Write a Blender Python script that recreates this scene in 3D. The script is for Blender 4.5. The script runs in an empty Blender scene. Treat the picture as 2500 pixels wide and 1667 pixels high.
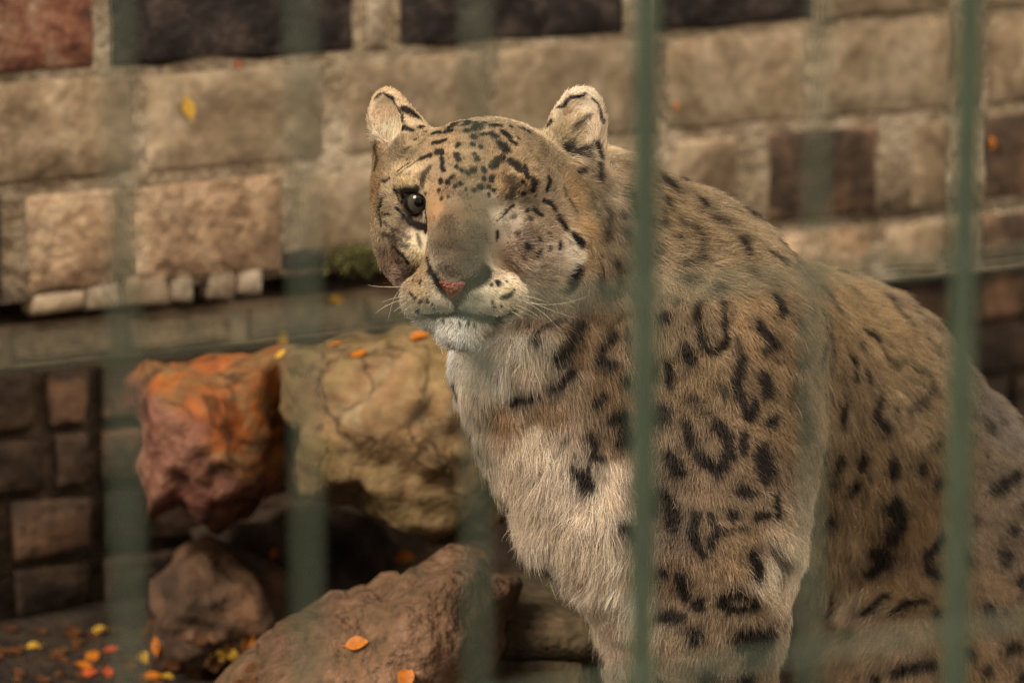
import bpy, bmesh, math, random
import numpy as np
from mathutils import Vector, Matrix, noise
from mathutils.bvhtree import BVHTree

# ------------------------------------------------------------------ camera, sky, sun, exposure
scene = bpy.context.scene
COL = scene.collection
rad = math.radians
HCAM, PITCH, FPX, DREF = 1.28, rad(11.0), 9375.0, 3.75      # camera height, tilt, focal length in photo pixels
cd = bpy.data.cameras.new('camera')
cd.lens = 135.0; cd.sensor_width = 36.0; cd.sensor_fit = 'HORIZONTAL'
cd.clip_start = 0.05; cd.clip_end = 500
cd.dof.use_dof = True; cd.dof.focus_distance = 3.70; cd.dof.aperture_fstop = 4.6
cam = bpy.data.objects.new('camera', cd); COL.objects.link(cam)
cam.location = (0, 0, HCAM); cam.rotation_euler = (math.pi/2 - PITCH, 0, 0)
scene.camera = cam

SUN_AZ, SUN_EL = rad(-50.0), rad(44.0)      # the sun stands behind the photographer's left shoulder, veiled
world = bpy.data.worlds.new('World'); scene.world = world; world.use_nodes = True
wn = world.node_tree.nodes; wl = world.node_tree.links; wn.clear()
sky = wn.new('ShaderNodeTexSky'); sky.sky_type = 'NISHITA'; sky.sun_disc = False
sky.sun_elevation = SUN_EL; sky.sun_rotation = rad(180) + SUN_AZ
sky.dust_density = 4.0; sky.air_density = 1.0; sky.ozone_density = 0.5
hs = wn.new('ShaderNodeHueSaturation'); hs.inputs['Saturation'].default_value = 0.12
bg = wn.new('ShaderNodeBackground'); bg.inputs['Strength'].default_value = 0.05
wo = wn.new('ShaderNodeOutputWorld')
tint = wn.new('ShaderNodeMix'); tint.data_type = 'RGBA'; tint.blend_type = 'MULTIPLY'; tint.inputs[0].default_value = 1.0
tint.inputs[7].default_value = (1.0, 0.86, 0.66, 1)            # the photograph's warm white balance
wl.new(sky.outputs[0], hs.inputs['Color']); wl.new(hs.outputs[0], tint.inputs[6]); wl.new(tint.outputs[2], bg.inputs[0]); wl.new(bg.outputs[0], wo.inputs[0])
sd = bpy.data.lights.new('sun', 'SUN'); sd.energy = 1.5; sd.angle = rad(24); sd.color = (1.0, 0.86, 0.68)
sun = bpy.data.objects.new('sun', sd); COL.objects.link(sun)
_dir = Vector((math.sin(SUN_AZ)*math.cos(SUN_EL), -math.cos(SUN_AZ)*math.cos(SUN_EL), math.sin(SUN_EL)))
sun.rotation_euler = _dir.to_track_quat('Z', 'Y').to_euler(); sun.location = _dir*8
vs = scene.view_settings
scene.display_settings.display_device = 'sRGB'
vs.view_transform = 'Standard'; vs.look = 'None'; vs.exposure = 1.72; vs.gamma = 1.0; vs.use_curve_mapping = False
scene.render.engine = 'CYCLES'
scene.cycles.use_denoising = True
try: scene.cycles.denoising_prefilter = 'NONE'
except Exception: pass
scene.cycles.max_bounces = 8; scene.cycles.diffuse_bounces = 4; scene.cycles.transmission_bounces = 4
try: scene.cycles_curves.shape = 'RIBBONS'; scene.cycles_curves.subdivisions = 2
except Exception: pass

rng = np.random.default_rng(7); random.seed(7)
cF = Vector((0, math.cos(PITCH), -math.sin(PITCH))); cR = Vector((1, 0, 0)); cU = Vector((0, math.sin(PITCH), math.cos(PITCH)))
nF, nR, nU = (np.array(v, dtype=np.float64) for v in (cF, cR, cU)); CAMP = np.array((0, 0, HCAM))

def at(u, v, d):                                             # the place a photo pixel shows, at depth d
    return Vector((0, 0, HCAM)) + cF*d + cR*((u - 1250)/FPX*d) + cU*((833.5 - v)/FPX*d)
def P(u, v, z=0.0): return np.array(at(u, v, DREF - z))
def ray(u, v): return (cF + cR*((u - 1250)/FPX) + cU*((833.5 - v)/FPX)).normalized()

# ------------------------------------------------------------------ helpers
def tag(o, label, cat, group=None, kind=None):
    if label: o['label'] = label
    if cat: o['category'] = cat
    if group: o['group'] = group
    if kind: o['kind'] = kind
    return o
def obj(name, me, mat=None, parent=None, loc=None):
    o = bpy.data.objects.new(name, me); COL.objects.link(o)
    if mat and me is not None and hasattr(me, 'materials'):
        if not len(me.materials): me.materials.append(mat)
    if parent: o.parent = parent
    if loc is not None: o.location = loc
    return o
def mesh(name, verts, faces, smooth=True):
    me = bpy.data.meshes.new(name); me.from_pydata([tuple(v) for v in verts], [], [tuple(f) for f in faces])
    if smooth: me.polygons.foreach_set('use_smooth', np.ones(len(me.polygons), dtype=bool))
    me.update(); return me
def bm_mesh(name, bm, smooth=True):
    me = bpy.data.meshes.new(name); bm.to_mesh(me); bm.free()
    if smooth: me.polygons.foreach_set('use_smooth', np.ones(len(me.polygons), dtype=bool))
    me.update(); return me

def mat_noise(name, cols, scale=8.0, rough=0.85, bump=0.3, bscale=40.0, detail=8.0, spread=0.12, spec=0.25, coord='pos', seed=0.0, veins=0):
    """procedural stone-like material: ramp of colours over warped noise, fine bump"""
    m = bpy.data.materials.new(name); m.use_nodes = True
    n = m.node_tree.nodes; l = m.node_tree.links; n.clear()
    out = n.new('ShaderNodeOutputMaterial'); b = n.new('ShaderNodeBsdfPrincipled')
    b.inputs['Roughness'].default_value = rough; b.inputs['Specular IOR Level'].default_value = spec
    tc = n.new('ShaderNodeNewGeometry')
    mp = n.new('ShaderNodeMapping'); mp.inputs['Location'].default_value = (seed, seed*1.7, seed*0.6)
    l.new(tc.outputs['Position'], mp.inputs['Vector'])
    n1 = n.new('ShaderNodeTexNoise'); n1.inputs['Scale'].default_value = scale; n1.inputs['Detail'].default_value = detail
    n1.inputs['Roughness'].default_value = 0.62; n1.inputs['Distortion'].default_value = 0.6
    l.new(mp.outputs[0], n1.inputs['Vector'])
    r = n.new('ShaderNodeValToRGB'); e = r.color_ramp.elements
    k = len(cols)
    while len(e) < k: e.new(0.5)
    for i, c in enumerate(cols):
        e[i].position = 0.5 + spread*(2.0*i/(k - 1) - 1.0); e[i].color = (*c, 1)
    l.new(n1.outputs['Fac'], r.inputs['Fac'])
    n3 = n.new('ShaderNodeTexNoise'); n3.inputs['Scale'].default_value = scale*5.3; n3.inputs['Detail'].default_value = 6
    l.new(mp.outputs[0], n3.inputs['Vector'])
    mr = n.new('ShaderNodeMapRange'); mr.inputs['From Min'].default_value = 0.3; mr.inputs['From Max'].default_value = 0.7
    mr.inputs['To Min'].default_value = 0.72; mr.inputs['To Max'].default_value = 1.25
    l.new(n3.outputs['Fac'], mr.inputs['Value'])
    mx = n.new('ShaderNodeMix'); mx.data_type = 'RGBA'; mx.blend_type = 'MULTIPLY'; mx.inputs[0].default_value = 1.0
    l.new(r.outputs['Color'], mx.inputs[6]); l.new(mr.outputs[0], mx.inputs[7])
    n4 = n.new('ShaderNodeTexNoise'); n4.inputs['Scale'].default_value = scale*.38; n4.inputs['Detail'].default_value = 4
    l.new(mp.outputs[0], n4.inputs['Vector'])
    m4 = n.new('ShaderNodeMapRange'); m4.inputs['From Min'].default_value = .32; m4.inputs['From Max'].default_value = .68; m4.inputs['To Min'].default_value = .70; m4.inputs['To Max'].default_value = 1.25
    l.new(n4.outputs['Fac'], m4.inputs['Value'])
    x4 = n.new('ShaderNodeMix'); x4.data_type = 'RGBA'; x4.blend_type = 'MULTIPLY'; x4.inputs[0].default_value = 1.0
    l.new(mx.outputs[2], x4.inputs[6]); l.new(m4.outputs[0], x4.inputs[7])
    colout = x4.outputs[2]
    if veins:
        wv = n.new('ShaderNodeTexNoise'); wv.inputs['Scale'].default_value = veins; wv.inputs['Detail'].default_value = 3; wv.inputs['Distortion'].default_value = 1.2
        l.new(mp.outputs[0], wv.inputs['Vector'])
        ab = n.new('ShaderNodeMath'); ab.operation = 'SUBTRACT'; ab.inputs[1].default_value = .5; l.new(wv.outputs['Fac'], ab.inputs[0])
        a2 = n.new('ShaderNodeMath'); a2.operation = 'ABSOLUTE'; l.new(ab.outputs[0], a2.inputs[0])
        m2 = n.new('ShaderNodeMapRange'); m2.inputs['From Min'].default_value = 0.0; m2.inputs['From Max'].default_value = .03; m2.inputs['To Min'].default_value = .30; m2.inputs['To Max'].default_value = 1.0
        l.new(a2.outputs[0], m2.inputs['Value'])
        mv = n.new('ShaderNodeMix'); mv.data_type = 'RGBA'; mv.blend_type = 'MULTIPLY'; mv.inputs[0].default_value = 1.0
        l.new(colout, mv.inputs[6]); l.new(m2.outputs[0], mv.inputs[7]); colout = mv.outputs[2]
    l.new(colout, b.inputs['Base Color'])
    n2 = n.new('ShaderNodeTexNoise'); n2.inputs['Scale'].default_value = bscale; n2.inputs['Detail'].default_value = 10
    l.new(mp.outputs[0], n2.inputs['Vector'])
    bp = n.new('ShaderNodeBump'); bp.inputs['Strength'].default_value = bump; bp.inputs['Distance'].default_value = 0.02
    l.new(n2.outputs['Fac'], bp.inputs['Height']); l.new(bp.outputs[0], b.inputs['Normal'])
    l.new(b.outputs[0], out.inputs[0])
    return m

def mat_plain(name, col, rough=0.6, spec=0.4):
    m = bpy.data.materials.new(name); m.use_nodes = True
    b = m.node_tree.nodes['Principled BSDF']; n = m.node_tree.nodes; l = m.node_tree.links
    b.inputs['Roughness'].default_value = rough; b.inputs['Specular IOR Level'].default_value = spec
    nz = n.new('ShaderNodeTexNoise'); nz.inputs['Scale'].default_value = 60; nz.inputs['Detail'].default_value = 5
    g = n.new('ShaderNodeNewGeometry'); l.new(g.outputs['Position'], nz.inputs['Vector'])
    r = n.new('ShaderNodeValToRGB'); r.color_ramp.elements[0].position = 0.35; r.color_ramp.elements[1].position = 0.65
    r.color_ramp.elements[0].color = (*[c*0.75 for c in col], 1); r.color_ramp.elements[1].color = (*[min(1, c*1.2) for c in col], 1)
    l.new(nz.outputs['Fac'], r.inputs['Fac']); l.new(r.outputs[0], b.inputs['Base Color'])
    return m

# ------------------------------------------------------------------ ground
soil = mat_noise('soil', [(0.012, 0.008, 0.006), (0.03, 0.019, 0.013), (0.05, 0.034, 0.022)], scale=14, bump=0.8, bscale=70)
def build_ground():
    xs = np.concatenate([np.linspace(-60, -2.5, 8), np.linspace(-2.2, 3.2, 70), np.linspace(3.6, 60, 8)])
    ys = np.concatenate([np.linspace(-30, 2.6, 8), np.linspace(2.8, 6.4, 60), np.linspace(7, 90, 8)])
    vs_ = []; fs = []
    for y in ys:
        for x in xs:
            z = 0.018*noise.noise((x*3.1, y*3.1, 0.3)) + 0.010*noise.noise((x*11, y*11, 3.3)) - 0.014
            vs_.append((x, y, z if abs(x) < 6 and 1 < y < 8 else -0.014))
    nx = len(xs)
    for j in range(len(ys) - 1):
        for i in range(nx - 1):
            fs.append((j*nx + i, j*nx + i + 1, (j + 1)*nx + i + 1, (j + 1)*nx + i))
    o = obj('ground', mesh('ground', vs_, fs), soil); o['kind'] = 'structure'
    return o
build_ground()

# ------------------------------------------------------------------ stone wall behind
WYAW = rad(30.0); W0 = at(1250, 700, 5.18)
wt = Vector((math.cos(WYAW), math.sin(WYAW), 0)); wnrm = Vector((math.sin(WYAW), -math.cos(WYAW), 0))
WO = Vector((W0.x, W0.y, 0))
def wall_sz(u, v, off=0.0):                                   # photo pixel -> (distance along the wall, height)
    r = ray(u, v); o = Vector((0, 0, HCAM))
    t = ((WO + wnrm*off - o).dot(wnrm))/r.dot(wnrm)
    p = o + r*t
    return (p - WO).dot(wt), p.z
def wall_pt(s, z, off): return WO + wt*s + Vector((0, 0, z)) + wnrm*off

M_tan = [mat_noise('tan_stone_%s' % k, c, scale=9 + 2*i, bump=0.25, bscale=50, seed=3.1*i) for i, (k, c) in enumerate({
    'a': [(0.165, 0.120, 0.078), (0.245, 0.186, 0.124), (0.315, 0.250, 0.178)],
    'b': [(0.190, 0.140, 0.090), (0.262, 0.200, 0.136), (0.330, 0.262, 0.188)],
    'c': [(0.140, 0.098, 0.062), (0.222, 0.162, 0.106), (0.300, 0.232, 0.160)]}.items())]
M_rough = mat_noise('rough_pinkish_stone', [(0.13, 0.080, 0.050), (0.29, 0.195, 0.125), (0.40, 0.30, 0.205)], scale=16, bump=0.9, bscale=40, spread=0.16)
M_red = mat_noise('red_granite', [(0.035, 0.022, 0.020), (0.15, 0.058, 0.036), (0.22, 0.115, 0.075), (0.27, 0.19, 0.14)], scale=26, bump=0.5, spread=0.2)
M_black = mat_noise('dark_basalt', [(0.012, 0.009, 0.010), (0.024, 0.018, 0.018), (0.06, 0.046, 0.042)], scale=22, bump=0.6)
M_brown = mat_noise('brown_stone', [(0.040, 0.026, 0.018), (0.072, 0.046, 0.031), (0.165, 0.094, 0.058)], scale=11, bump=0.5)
M_dark_brown = mat_noise('dark_brown_stone', [(0.016, 0.010, 0.007), (0.032, 0.020, 0.013), (0.060, 0.037, 0.023)], scale=12, bump=0.6)  # very dark brown stone, for the lower courses and one boulder
M_white = mat_noise('whitewashed_stone', [(0.16, 0.115, 0.08), (0.27, 0.215, 0.16), (0.36, 0.30, 0.235)], scale=20, bump=0.5, spread=0.18)
M_mortar = mat_noise('mortar', [(0.20, 0.148, 0.098), (0.285, 0.222, 0.155), (0.37, 0.305, 0.23)], scale=13, bump=0.9, bscale=60)
M_mortar_dark = mat_noise('dark_mortar', [(0.03, 0.02, 0.014), (0.05, 0.033, 0.022), (0.08, 0.052, 0.035)], scale=13, bump=0.9, bscale=60)  # dark mortar colour, for the lower wall and the groove

wall = bpy.data.objects.new('stone_wall', None); COL.objects.link(wall)
wall.location = WO
tag(wall, 'old wall of large tan and dark stone blocks behind the snow leopard', 'wall')

def stone_block(w, h, d, seed, soft=0.004):
    """block with worn uneven faces; origin at the middle of its back"""
    bm = bmesh.new()
    nx, nz = max(4, min(7, int(w/0.045) + 2)), max(4, min(5, int(h/0.04) + 2))
    V = {}
    def put(i, j, k):
        fx = [0, soft*1.6/w] + [q_/(nx - 2) for q_ in range(1, nx - 2)] + [1 - soft*1.6/w, 1]; fz = [0, soft*1.6/h] + [q_/(nz - 2) for q_ in range(1, nz - 2)] + [1 - soft*1.6/h, 1]
        x = (fx[i] - .5)*w; z = (fz[j] - .5)*h; y = -d*k
        if k:
            if i in (0, nx) or j in (0, nz): y += soft*0.9
            q = Vector((x*9 + seed*3.7, z*9, seed*1.3))
            y -= 0.002*noise.noise(q) + 0.0015*noise.noise(q*3.3)
        if i in (0, nx): x += 0.008*noise.noise((seed, z*14, 5.0 + k)) * (1 if i else -1)
        if j in (0, nz): z += 0.008*noise.noise((seed + 9, x*14, 2.0 + k)) * (1 if j else -1)
        return bm.verts.new((x, y, z))
    for k in (0, 1):
        for j in range(nz + 1):
            for i in range(nx + 1):
                if k == 1 or i in (0, nx) or j in (0, nz): V[i, j, k] = put(i, j, k)
    for j in range(nz):
        for i in range(nx):
            bm.faces.new((V[i, j, 1], V[i + 1, j, 1], V[i + 1, j + 1, 1], V[i, j + 1, 1]))
    for i in range(nx):
        bm.faces.new((V[i, 0, 0], V[i + 1, 0, 0], V[i + 1, 0, 1], V[i, 0, 1]))
        bm.faces.new((V[i, nz, 1], V[i + 1, nz, 1], V[i + 1, nz, 0], V[i, nz, 0]))
    for j in range(nz):
        bm.faces.new((V[0, j, 1], V[0, j + 1, 1], V[0, j + 1, 0], V[0, j, 0]))
        bm.faces.new((V[nx, j, 0], V[nx, j + 1, 0], V[nx, j + 1, 1], V[nx, j, 1]))
    return bm_mesh('stone', bm)

_sid = [0]
def put_stone(s0, s1, z0, z1, off, proud, mat, soft=.004):
    _sid[0] += 1
    if s1 - s0 < 0.03 or z1 - z0 < 0.02: return
    me = stone_block(s1 - s0, z1 - z0, proud + 0.03, _sid[0], soft)
    o = obj('stone', me, mat, wall)
    o.location = wt*((s0 + s1)/2) + Vector((0, 0, (z0 + z1)/2)) + wnrm*(off - 0.03)
    o.rotation_euler = (0, 0, WYAW)
    return o
def slab(name, s0, s1, z0, z1, off, thick, mat):
    bm = bmesh.new(); bmesh.ops.create_cube(bm, size=1.0)
    nxs = int((s1 - s0)/0.06)
    me_ = bpy.data.meshes.new(name)
    for v in bm.verts: v.co = Vector(((v.co.x)*(s1 - s0), v.co.y*thick, v.co.z*(z1 - z0)))
    bmesh.ops.subdivide_edges(bm, edges=bm.edges[:], cuts=24, use_grid_fill=True)
    for v in bm.verts:
        if v.co.y < -thick*0.49: v.co.y += 0.0015*noise.noise(v.co*12) + 0.001*noise.noise(v.co*31)
    o = obj(name, bm_mesh(name, bm, True), mat, wall)
    o.location = wt*((s0 + s1)/2) + Vector((0, 0, (z0 + z1)/2)) + wnrm*(off - thick/2)
    o.rotation_euler = (0, 0, WYAW)
    return o

def zline(v, u=150.0): return wall_sz(u, v)[1]
zL = [zline(v) for v in (1528, 1387, 1226, 1072, 908, 728, 452, 180, -140)]
zL[0] = -0.02
SMIN, SMAX = -1.9, 2.2
z_ledge = zL[5]
slab('mortar_bed', SMIN, SMAX, z_ledge, 1.75, 0.0, 0.35, M_mortar)
z_right = wall_sz(2350, 664)[1]; s_split = wall_sz(1560, 600)[0]
slab('mortar_bed', SMIN, s_split, zL[4], z_ledge - 0.040, -0.058, 0.16, M_tan[2])
slab('mortar_bed', SMIN, s_split, z_ledge - 0.038, z_ledge - 0.002, -0.15, 0.19, M_mortar_dark)  # groove's shadow is partly put into this backing's dark colour
slab('mortar_bed', s_split, SMAX, z_right, z_ledge - 0.002, -0.002, 0.35, M_mortar)
slab('mortar_bed', s_split, SMAX, zL[4], z_right - 0.002, -0.06, 0.29, M_mortar_dark)
slab('mortar_bed', SMIN, SMAX, -0.05, zL[4] - 0.002, -0.060, 0.29, M_mortar_dark)

def course(z0, z1, v_mid, cells, off, jt=0.008, proud=0.012, fill=None, wmin=.16, wmax=.34):
    """cells: (u0, u1, material) given at the course's middle; the rest of the course is filled with blocks"""
    used = []
    for (u0, u1, m) in cells:
        # find s by the course's middle height
        def s_of(u):
            lo, hi = -400.0, 2000.0
            for _ in range(40):
                mid = (lo + hi)/2
                if wall_sz(u, mid)[1] > (z0 + z1)/2: lo = mid
                else: hi = mid
            return wall_sz(u, (lo + hi)/2)[0]
        a, b = s_of(u0), s_of(u1)
        used.append((a, b))
        if m is not None: put_stone(a + jt, b - jt, z0 + jt, z1 - jt, off, proud + random.uniform(-.001, .003), m)
    def fillrange(a, b):
        while b - a > 0.04:
            w = min(b - a, random.uniform(wmin, wmax))
            if b - a - w < 0.1: w = b - a
            put_stone(a + jt, a + w - jt, z0 + jt, z1 - jt, off, proud + random.uniform(-.001, .003), random.choice(fill))
            a += w
    used.sort()
    x = SMIN
    for a, b in used:
        if a - x > 0.05: fillrange(x, a)
        x = max(x, b)
    fillrange(x, SMAX)

tanA, tanB, tanC = M_tan
# upper wall, from the ledge to the top
course(zL[7], zL[8], 0, [(-60, 232, M_red), (258, 868, M_black), (880, 952, M_white), (965, 1530, M_black), (1580, 1990, M_black), (2000, 2330, tanA), (2390, 2700, tanB)], 0.0, fill=[tanA, M_black, M_brown], proud=0.006, jt=.006)
course(zL[6], zL[7], 300, [(-80, 330, tanC), (345, 800, tanA), (830, 1190, tanB), (1200, 1600, tanA), (1615, 1975, tanB), (1990, 2330, tanA), (2400, 2760, tanC)], 0.0, fill=M_tan, proud=0.003, jt=0.007)
course(zL[5], zL[6], 560, [(-150, 20, M_black), (50, 300, M_rough), (310, 700, M_rough), (715, 1000, tanB), (1020, 1350, tanA), (1370, 1600, tanB), (1625, 1810, tanC), (1865, 2150, M_brown), (2210, 2330, tanC), (2385, 2650, M_brown)], 0.0, fill=M_tan + [M_brown], proud=0.003, jt=0.010)
z = zL[8]
while z < 1.7:
    h = random.uniform(.13, .17)
    course(z, min(z + h, 1.74), 0, [], 0.0, fill=M_tan + [M_brown, M_black], proud=0.014); z += h
# pale worn edge stones hanging over the ledge
zc0, zc1 = z_ledge - 0.022, z_ledge + 0.016
for (u0, u1, m) in ((75, 205, tanB), (207, 296, M_white), (298, 412, tanB), (414, 470, M_white), (472, 502, tanB), (504, 575, M_white), (577, 640, M_white)):
    a = wall_sz(u0, 715 - 0.07*(u0 - 75))[0]; b = wall_sz(u1, 715 - 0.07*(u1 - 75))[0]
    put_stone(a, b, zc0 + random.uniform(-.002, .004), zc1 + random.uniform(-.008, .008), 0.0, 0.003, m, .005)
# lower wall, set back, mostly in darker stone
S0, S1 = SMIN, SMAX
SMAX = s_split
course(zL[4], z_ledge - 0.042, 820, [(60, 330, M_rough), (340, 620, M_rough), (640, 900, tanC), (930, 1300, tanC)], -0.058, fill=[tanC, M_rough], proud=0.008)
SMIN, SMAX = s_split, S1
course(z_right + .004, z_ledge - 0.004, 600, [(1600, 1800, tanC), (1820, 2130, M_rough), (2150, 2300, tanB), (2385, 2650, M_brown)], -0.002, fill=[tanC, tanB], proud=0.006)
course(zL[4], z_right - 0.03, 820, [(2240, 2370, M_dark_brown), (2380, 2700, M_brown)], -0.06, fill=[M_brown, M_dark_brown], proud=0.014)
SMIN, SMAX = S0, S1
course(zL[3], zL[4], 980, [(-80, 130, M_dark_brown), (140, 262, M_brown), (275, 520, M_brown)], -0.055, fill=[M_dark_brown, M_brown], proud=0.014)
course(zL[2], zL[3], 1150, [(-80, 155, M_dark_brown), (165, 262, M_brown), (275, 480, M_brown)], -0.055, fill=[M_dark_brown], proud=0.014)
course(zL[1], zL[2], 1300, [(-200, 30, M_dark_brown), (55, 268, M_brown), (280, 520, M_dark_brown)], -0.055, fill=[M_dark_brown], proud=0.016)
course(zL[0], zL[1], 1450, [(-200, 35, M_dark_brown), (60, 268, M_dark_brown), (280, 520, M_dark_brown)], -0.055, fill=[M_dark_brown], proud=0.016)

# moss cushion on the ledge
def moss(u0, u1, v0, v1):
    m = bpy.data.materials.new('moss'); m.use_nodes = True
    b = m.node_tree.nodes['Principled BSDF']; b.inputs['Base Color'].default_value = (0.12, 0.115, 0.04, 1); b.inputs['Roughness'].default_value = 0.95
    bm = bmesh.new()
    for i in range(1500):
        u = random.gauss((u0 + u1)/2, (u1 - u0)/4.2); v = random.gauss((v0 + v1)/2, (v1 - v0)/4.5)
        s, zz = wall_sz(u, v)
        p = wall_pt(s, zz, random.uniform(0.0, 0.03))
        d = Vector((random.gauss(0, 1), random.gauss(-.6, .6), random.gauss(.4, .8))).normalized()
        e = d.cross(Vector((random.random(), random.random(), random.random()))).normalized()*0.0018
        q = p + d*random.uniform(.005, .012)
        bm.faces.new((bm.verts.new(p - e), bm.verts.new(p + e), bm.verts.new(q)))
    o = obj('moss', bm_mesh('moss', bm, False), m)
    tag(o, 'small green moss cushion growing on the stone wall ledge', 'moss', kind='stuff')
a_, z1_ = wall_sz(692, 612); b_, z0_ = wall_sz(788, 648)
put_stone(a_, b_, z0_, z1_, 0.0, .009, M_black)  # black block in place of an open hole; its colour paints the hole's shade
moss(795, 915, 595, 665)

# ------------------------------------------------------------------ rocks in front of the wall
ROCKS = {}
def rock(name, outline, d, thick, mat, seed, label, power=2.8, rough=0.024, facet=0.05, sub=5):
    c = np.mean(outline, axis=0); k = d/FPX
    poly = [((u - c[0])*k, -(v - c[1])*k) for u, v in outline]
    def R(phi):
        dx, dy = math.cos(phi), math.sin(phi); best = 0.01
        for i in range(len(poly)):
            (x1, y1), (x2, y2) = poly[i], poly[(i + 1) % len(poly)]
            den = dx*(y2 - y1) - dy*(x2 - x1)
            if abs(den) < 1e-12: continue
            t = (x1*(y2 - y1) - y1*(x2 - x1))/den
            w = (x1*dy - y1*dx)/den
            if t > 0 and -1e-6 <= w <= 1 + 1e-6: best = max(best, t)
        return best
    tab = [R(2*math.pi*i/360) for i in range(360)]
    bm = bmesh.new(); bmesh.ops.create_icosphere(bm, subdivisions=sub, radius=1.0)
    for v in bm.verts:
        x, y, zz = v.co
        rho = math.hypot(x, y); phi = math.atan2(y, x) % (2*math.pi)
        a = phi/(2*math.pi)*360; i = int(a) % 360; f = a - int(a)
        rr = tab[i]*(1 - f) + tab[(i + 1) % 360]*f
        s = 1.0/((rho**power + abs(zz)**power)**(1/power))
        p = Vector((rr*math.cos(phi)*rho*s, rr*math.sin(phi)*rho*s, thick*zz*s))
        q = p*9 + Vector((seed*5.1, seed*2.3, seed*7.7))
        n = v.co.normalized()
        vd, vp = noise.voronoi(q*1.0)
        dsp = facet*(0.5 - min(1.0, vd[1] - vd[0]))*-0.6 + rough*noise.fractal(q*1.6, 1.0, 2.1, 5) + 0.4*rough*(1 - abs(noise.noise(q*2.2))*2)
        v.co = p + n*dsp*0.8
    o = obj(name, bm_mesh(name, bm), mat)
    o.matrix_world = Matrix((( cR.x, cU.x, -cF.x, 0), (cR.y, cU.y, -cF.y, 0), (cR.z, cU.z, -cF.z, 0), (0, 0, 0, 1)))
    o.location = at(c[0], c[1], d)
    tag(o, label, 'rock')
    ROCKS[label] = o
    return o
M_orange = mat_noise('rusty_rock', [(.14, .045, .018), (.26, .075, .016), (.15, .085, .036), (.30, .088, .016), (.21, .10, .035)], scale=9, bump=0.7, bscale=35, spread=0.17, seed=4, veins=6)
def two_tone(m, cols, direction, warp=.05):
    """a second run of colours over one side of the rock, its edge broken by noise"""
    n = m.node_tree.nodes; l = m.node_tree.links; b = n['Principled BSDF']
    src = b.inputs['Base Color'].links[0].from_socket
    tc = n.new('ShaderNodeTexCoord'); dt = n.new('ShaderNodeVectorMath'); dt.operation = 'DOT_PRODUCT'; dt.inputs[1].default_value = direction
    l.new(tc.outputs['Object'], dt.inputs[0])
    nz = n.new('ShaderNodeTexNoise'); nz.inputs['Scale'].default_value = 14; nz.inputs['Detail'].default_value = 6; l.new(tc.outputs['Object'], nz.inputs['Vector'])
    ad = n.new('ShaderNodeMath'); ad.operation = 'MULTIPLY_ADD'; ad.inputs[1].default_value = warp*2; l.new(nz.outputs['Fac'], ad.inputs[0]); l.new(dt.outputs['Value'], ad.inputs[2])
    mr = n.new('ShaderNodeMapRange'); mr.inputs['From Min'].default_value = warp - .012; mr.inputs['From Max'].default_value = warp + .012; l.new(ad.outputs[0], mr.inputs['Value'])
    n2 = n.new('ShaderNodeTexNoise'); n2.inputs['Scale'].default_value = 20; n2.inputs['Detail'].default_value = 7; l.new(tc.outputs['Object'], n2.inputs['Vector'])
    r = n.new('ShaderNodeValToRGB'); e = r.color_ramp.elements
    while len(e) < len(cols): e.new(.5)
    for i, c in enumerate(cols): e[i].position = .36 + .28*i/(len(cols) - 1); e[i].color = (*c, 1)
    l.new(n2.outputs['Fac'], r.inputs['Fac'])
    mx = n.new('ShaderNodeMix'); mx.data_type = 'RGBA'; l.new(mr.outputs[0], mx.inputs[0]); l.new(r.outputs[0], mx.inputs[6]); l.new(src, mx.inputs[7]); l.new(mx.outputs[2], b.inputs['Base Color'])
two_tone(M_orange, [(.05, .018, .012), (.13, .05, .034), (.22, .105, .07), (.15, .065, .045)], (.67, .74, 0))
M_ochre = mat_noise('ochre_rock', [(0.054, 0.033, 0.021), (0.133, 0.088, 0.033), (0.189, 0.131, 0.063), (0.170, 0.100, 0.049), (0.219, 0.164, 0.094)], scale=10, bump=0.7, bscale=35, spread=0.2, seed=9, veins=9)
M_pink = mat_noise('pinkish_rock', [(0.047, 0.036, 0.019), (0.098, 0.064, 0.036), (0.144, 0.082, 0.047), (0.183, 0.105, 0.066), (0.242, 0.172, 0.125)], scale=19, bump=1.0, bscale=60, spread=0.24, seed=1)
M_dimrock = mat_noise('umber_rock', [(0.033, 0.020, 0.014), (0.074, 0.042, 0.025), (0.142, 0.071, 0.037)], scale=10, bump=0.7, spread=0.16, seed=6)
M_olive = mat_noise('olive_stone', [(0.040, 0.030, 0.016), (0.071, 0.052, 0.028), (0.115, 0.078, 0.044)], scale=16, bump=0.8, spread=0.16, seed=12)

rock('rock', [(362, 880), (450, 872), (590, 860), (712, 855), (735, 1000), (712, 1120), (680, 1210), (520, 1288), (440, 1235), (360, 1280), (345, 1150), (340, 990)], 4.72, 0.17, M_orange, 1,
     'rusty orange and maroon rock lying beside the ochre rock')
rock('rock', [(725, 860), (830, 832), (1000, 812), (1160, 830), (1235, 950), (1240, 1120), (1250, 1225), (1190, 1310), (1080, 1330), (960, 1270), (860, 1215), (740, 1210), (715, 1050)], 4.66, 0.22, M_ochre, 2,
     'large ochre yellow rock with pale veins beside the rusty orange rock')
rock('rock', [(390, 1440), (430, 1345), (520, 1325), (640, 1370), (690, 1440), (720, 1540), (640, 1640), (500, 1690), (400, 1640), (380, 1540)], 4.80, 0.15, M_dimrock, 3,
     'umber brown rock on the ground in shade under the rusty orange rock')
rock('rock', [(480, 1300), (700, 1240), (950, 1240), (1200, 1300), (1320, 1450), (1300, 1800), (900, 1850), (600, 1760), (480, 1600)], 5.02, 0.16, M_dark_brown, 4,
     'dark shaded boulder against the wall carrying the ochre rock', facet=.02)
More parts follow.
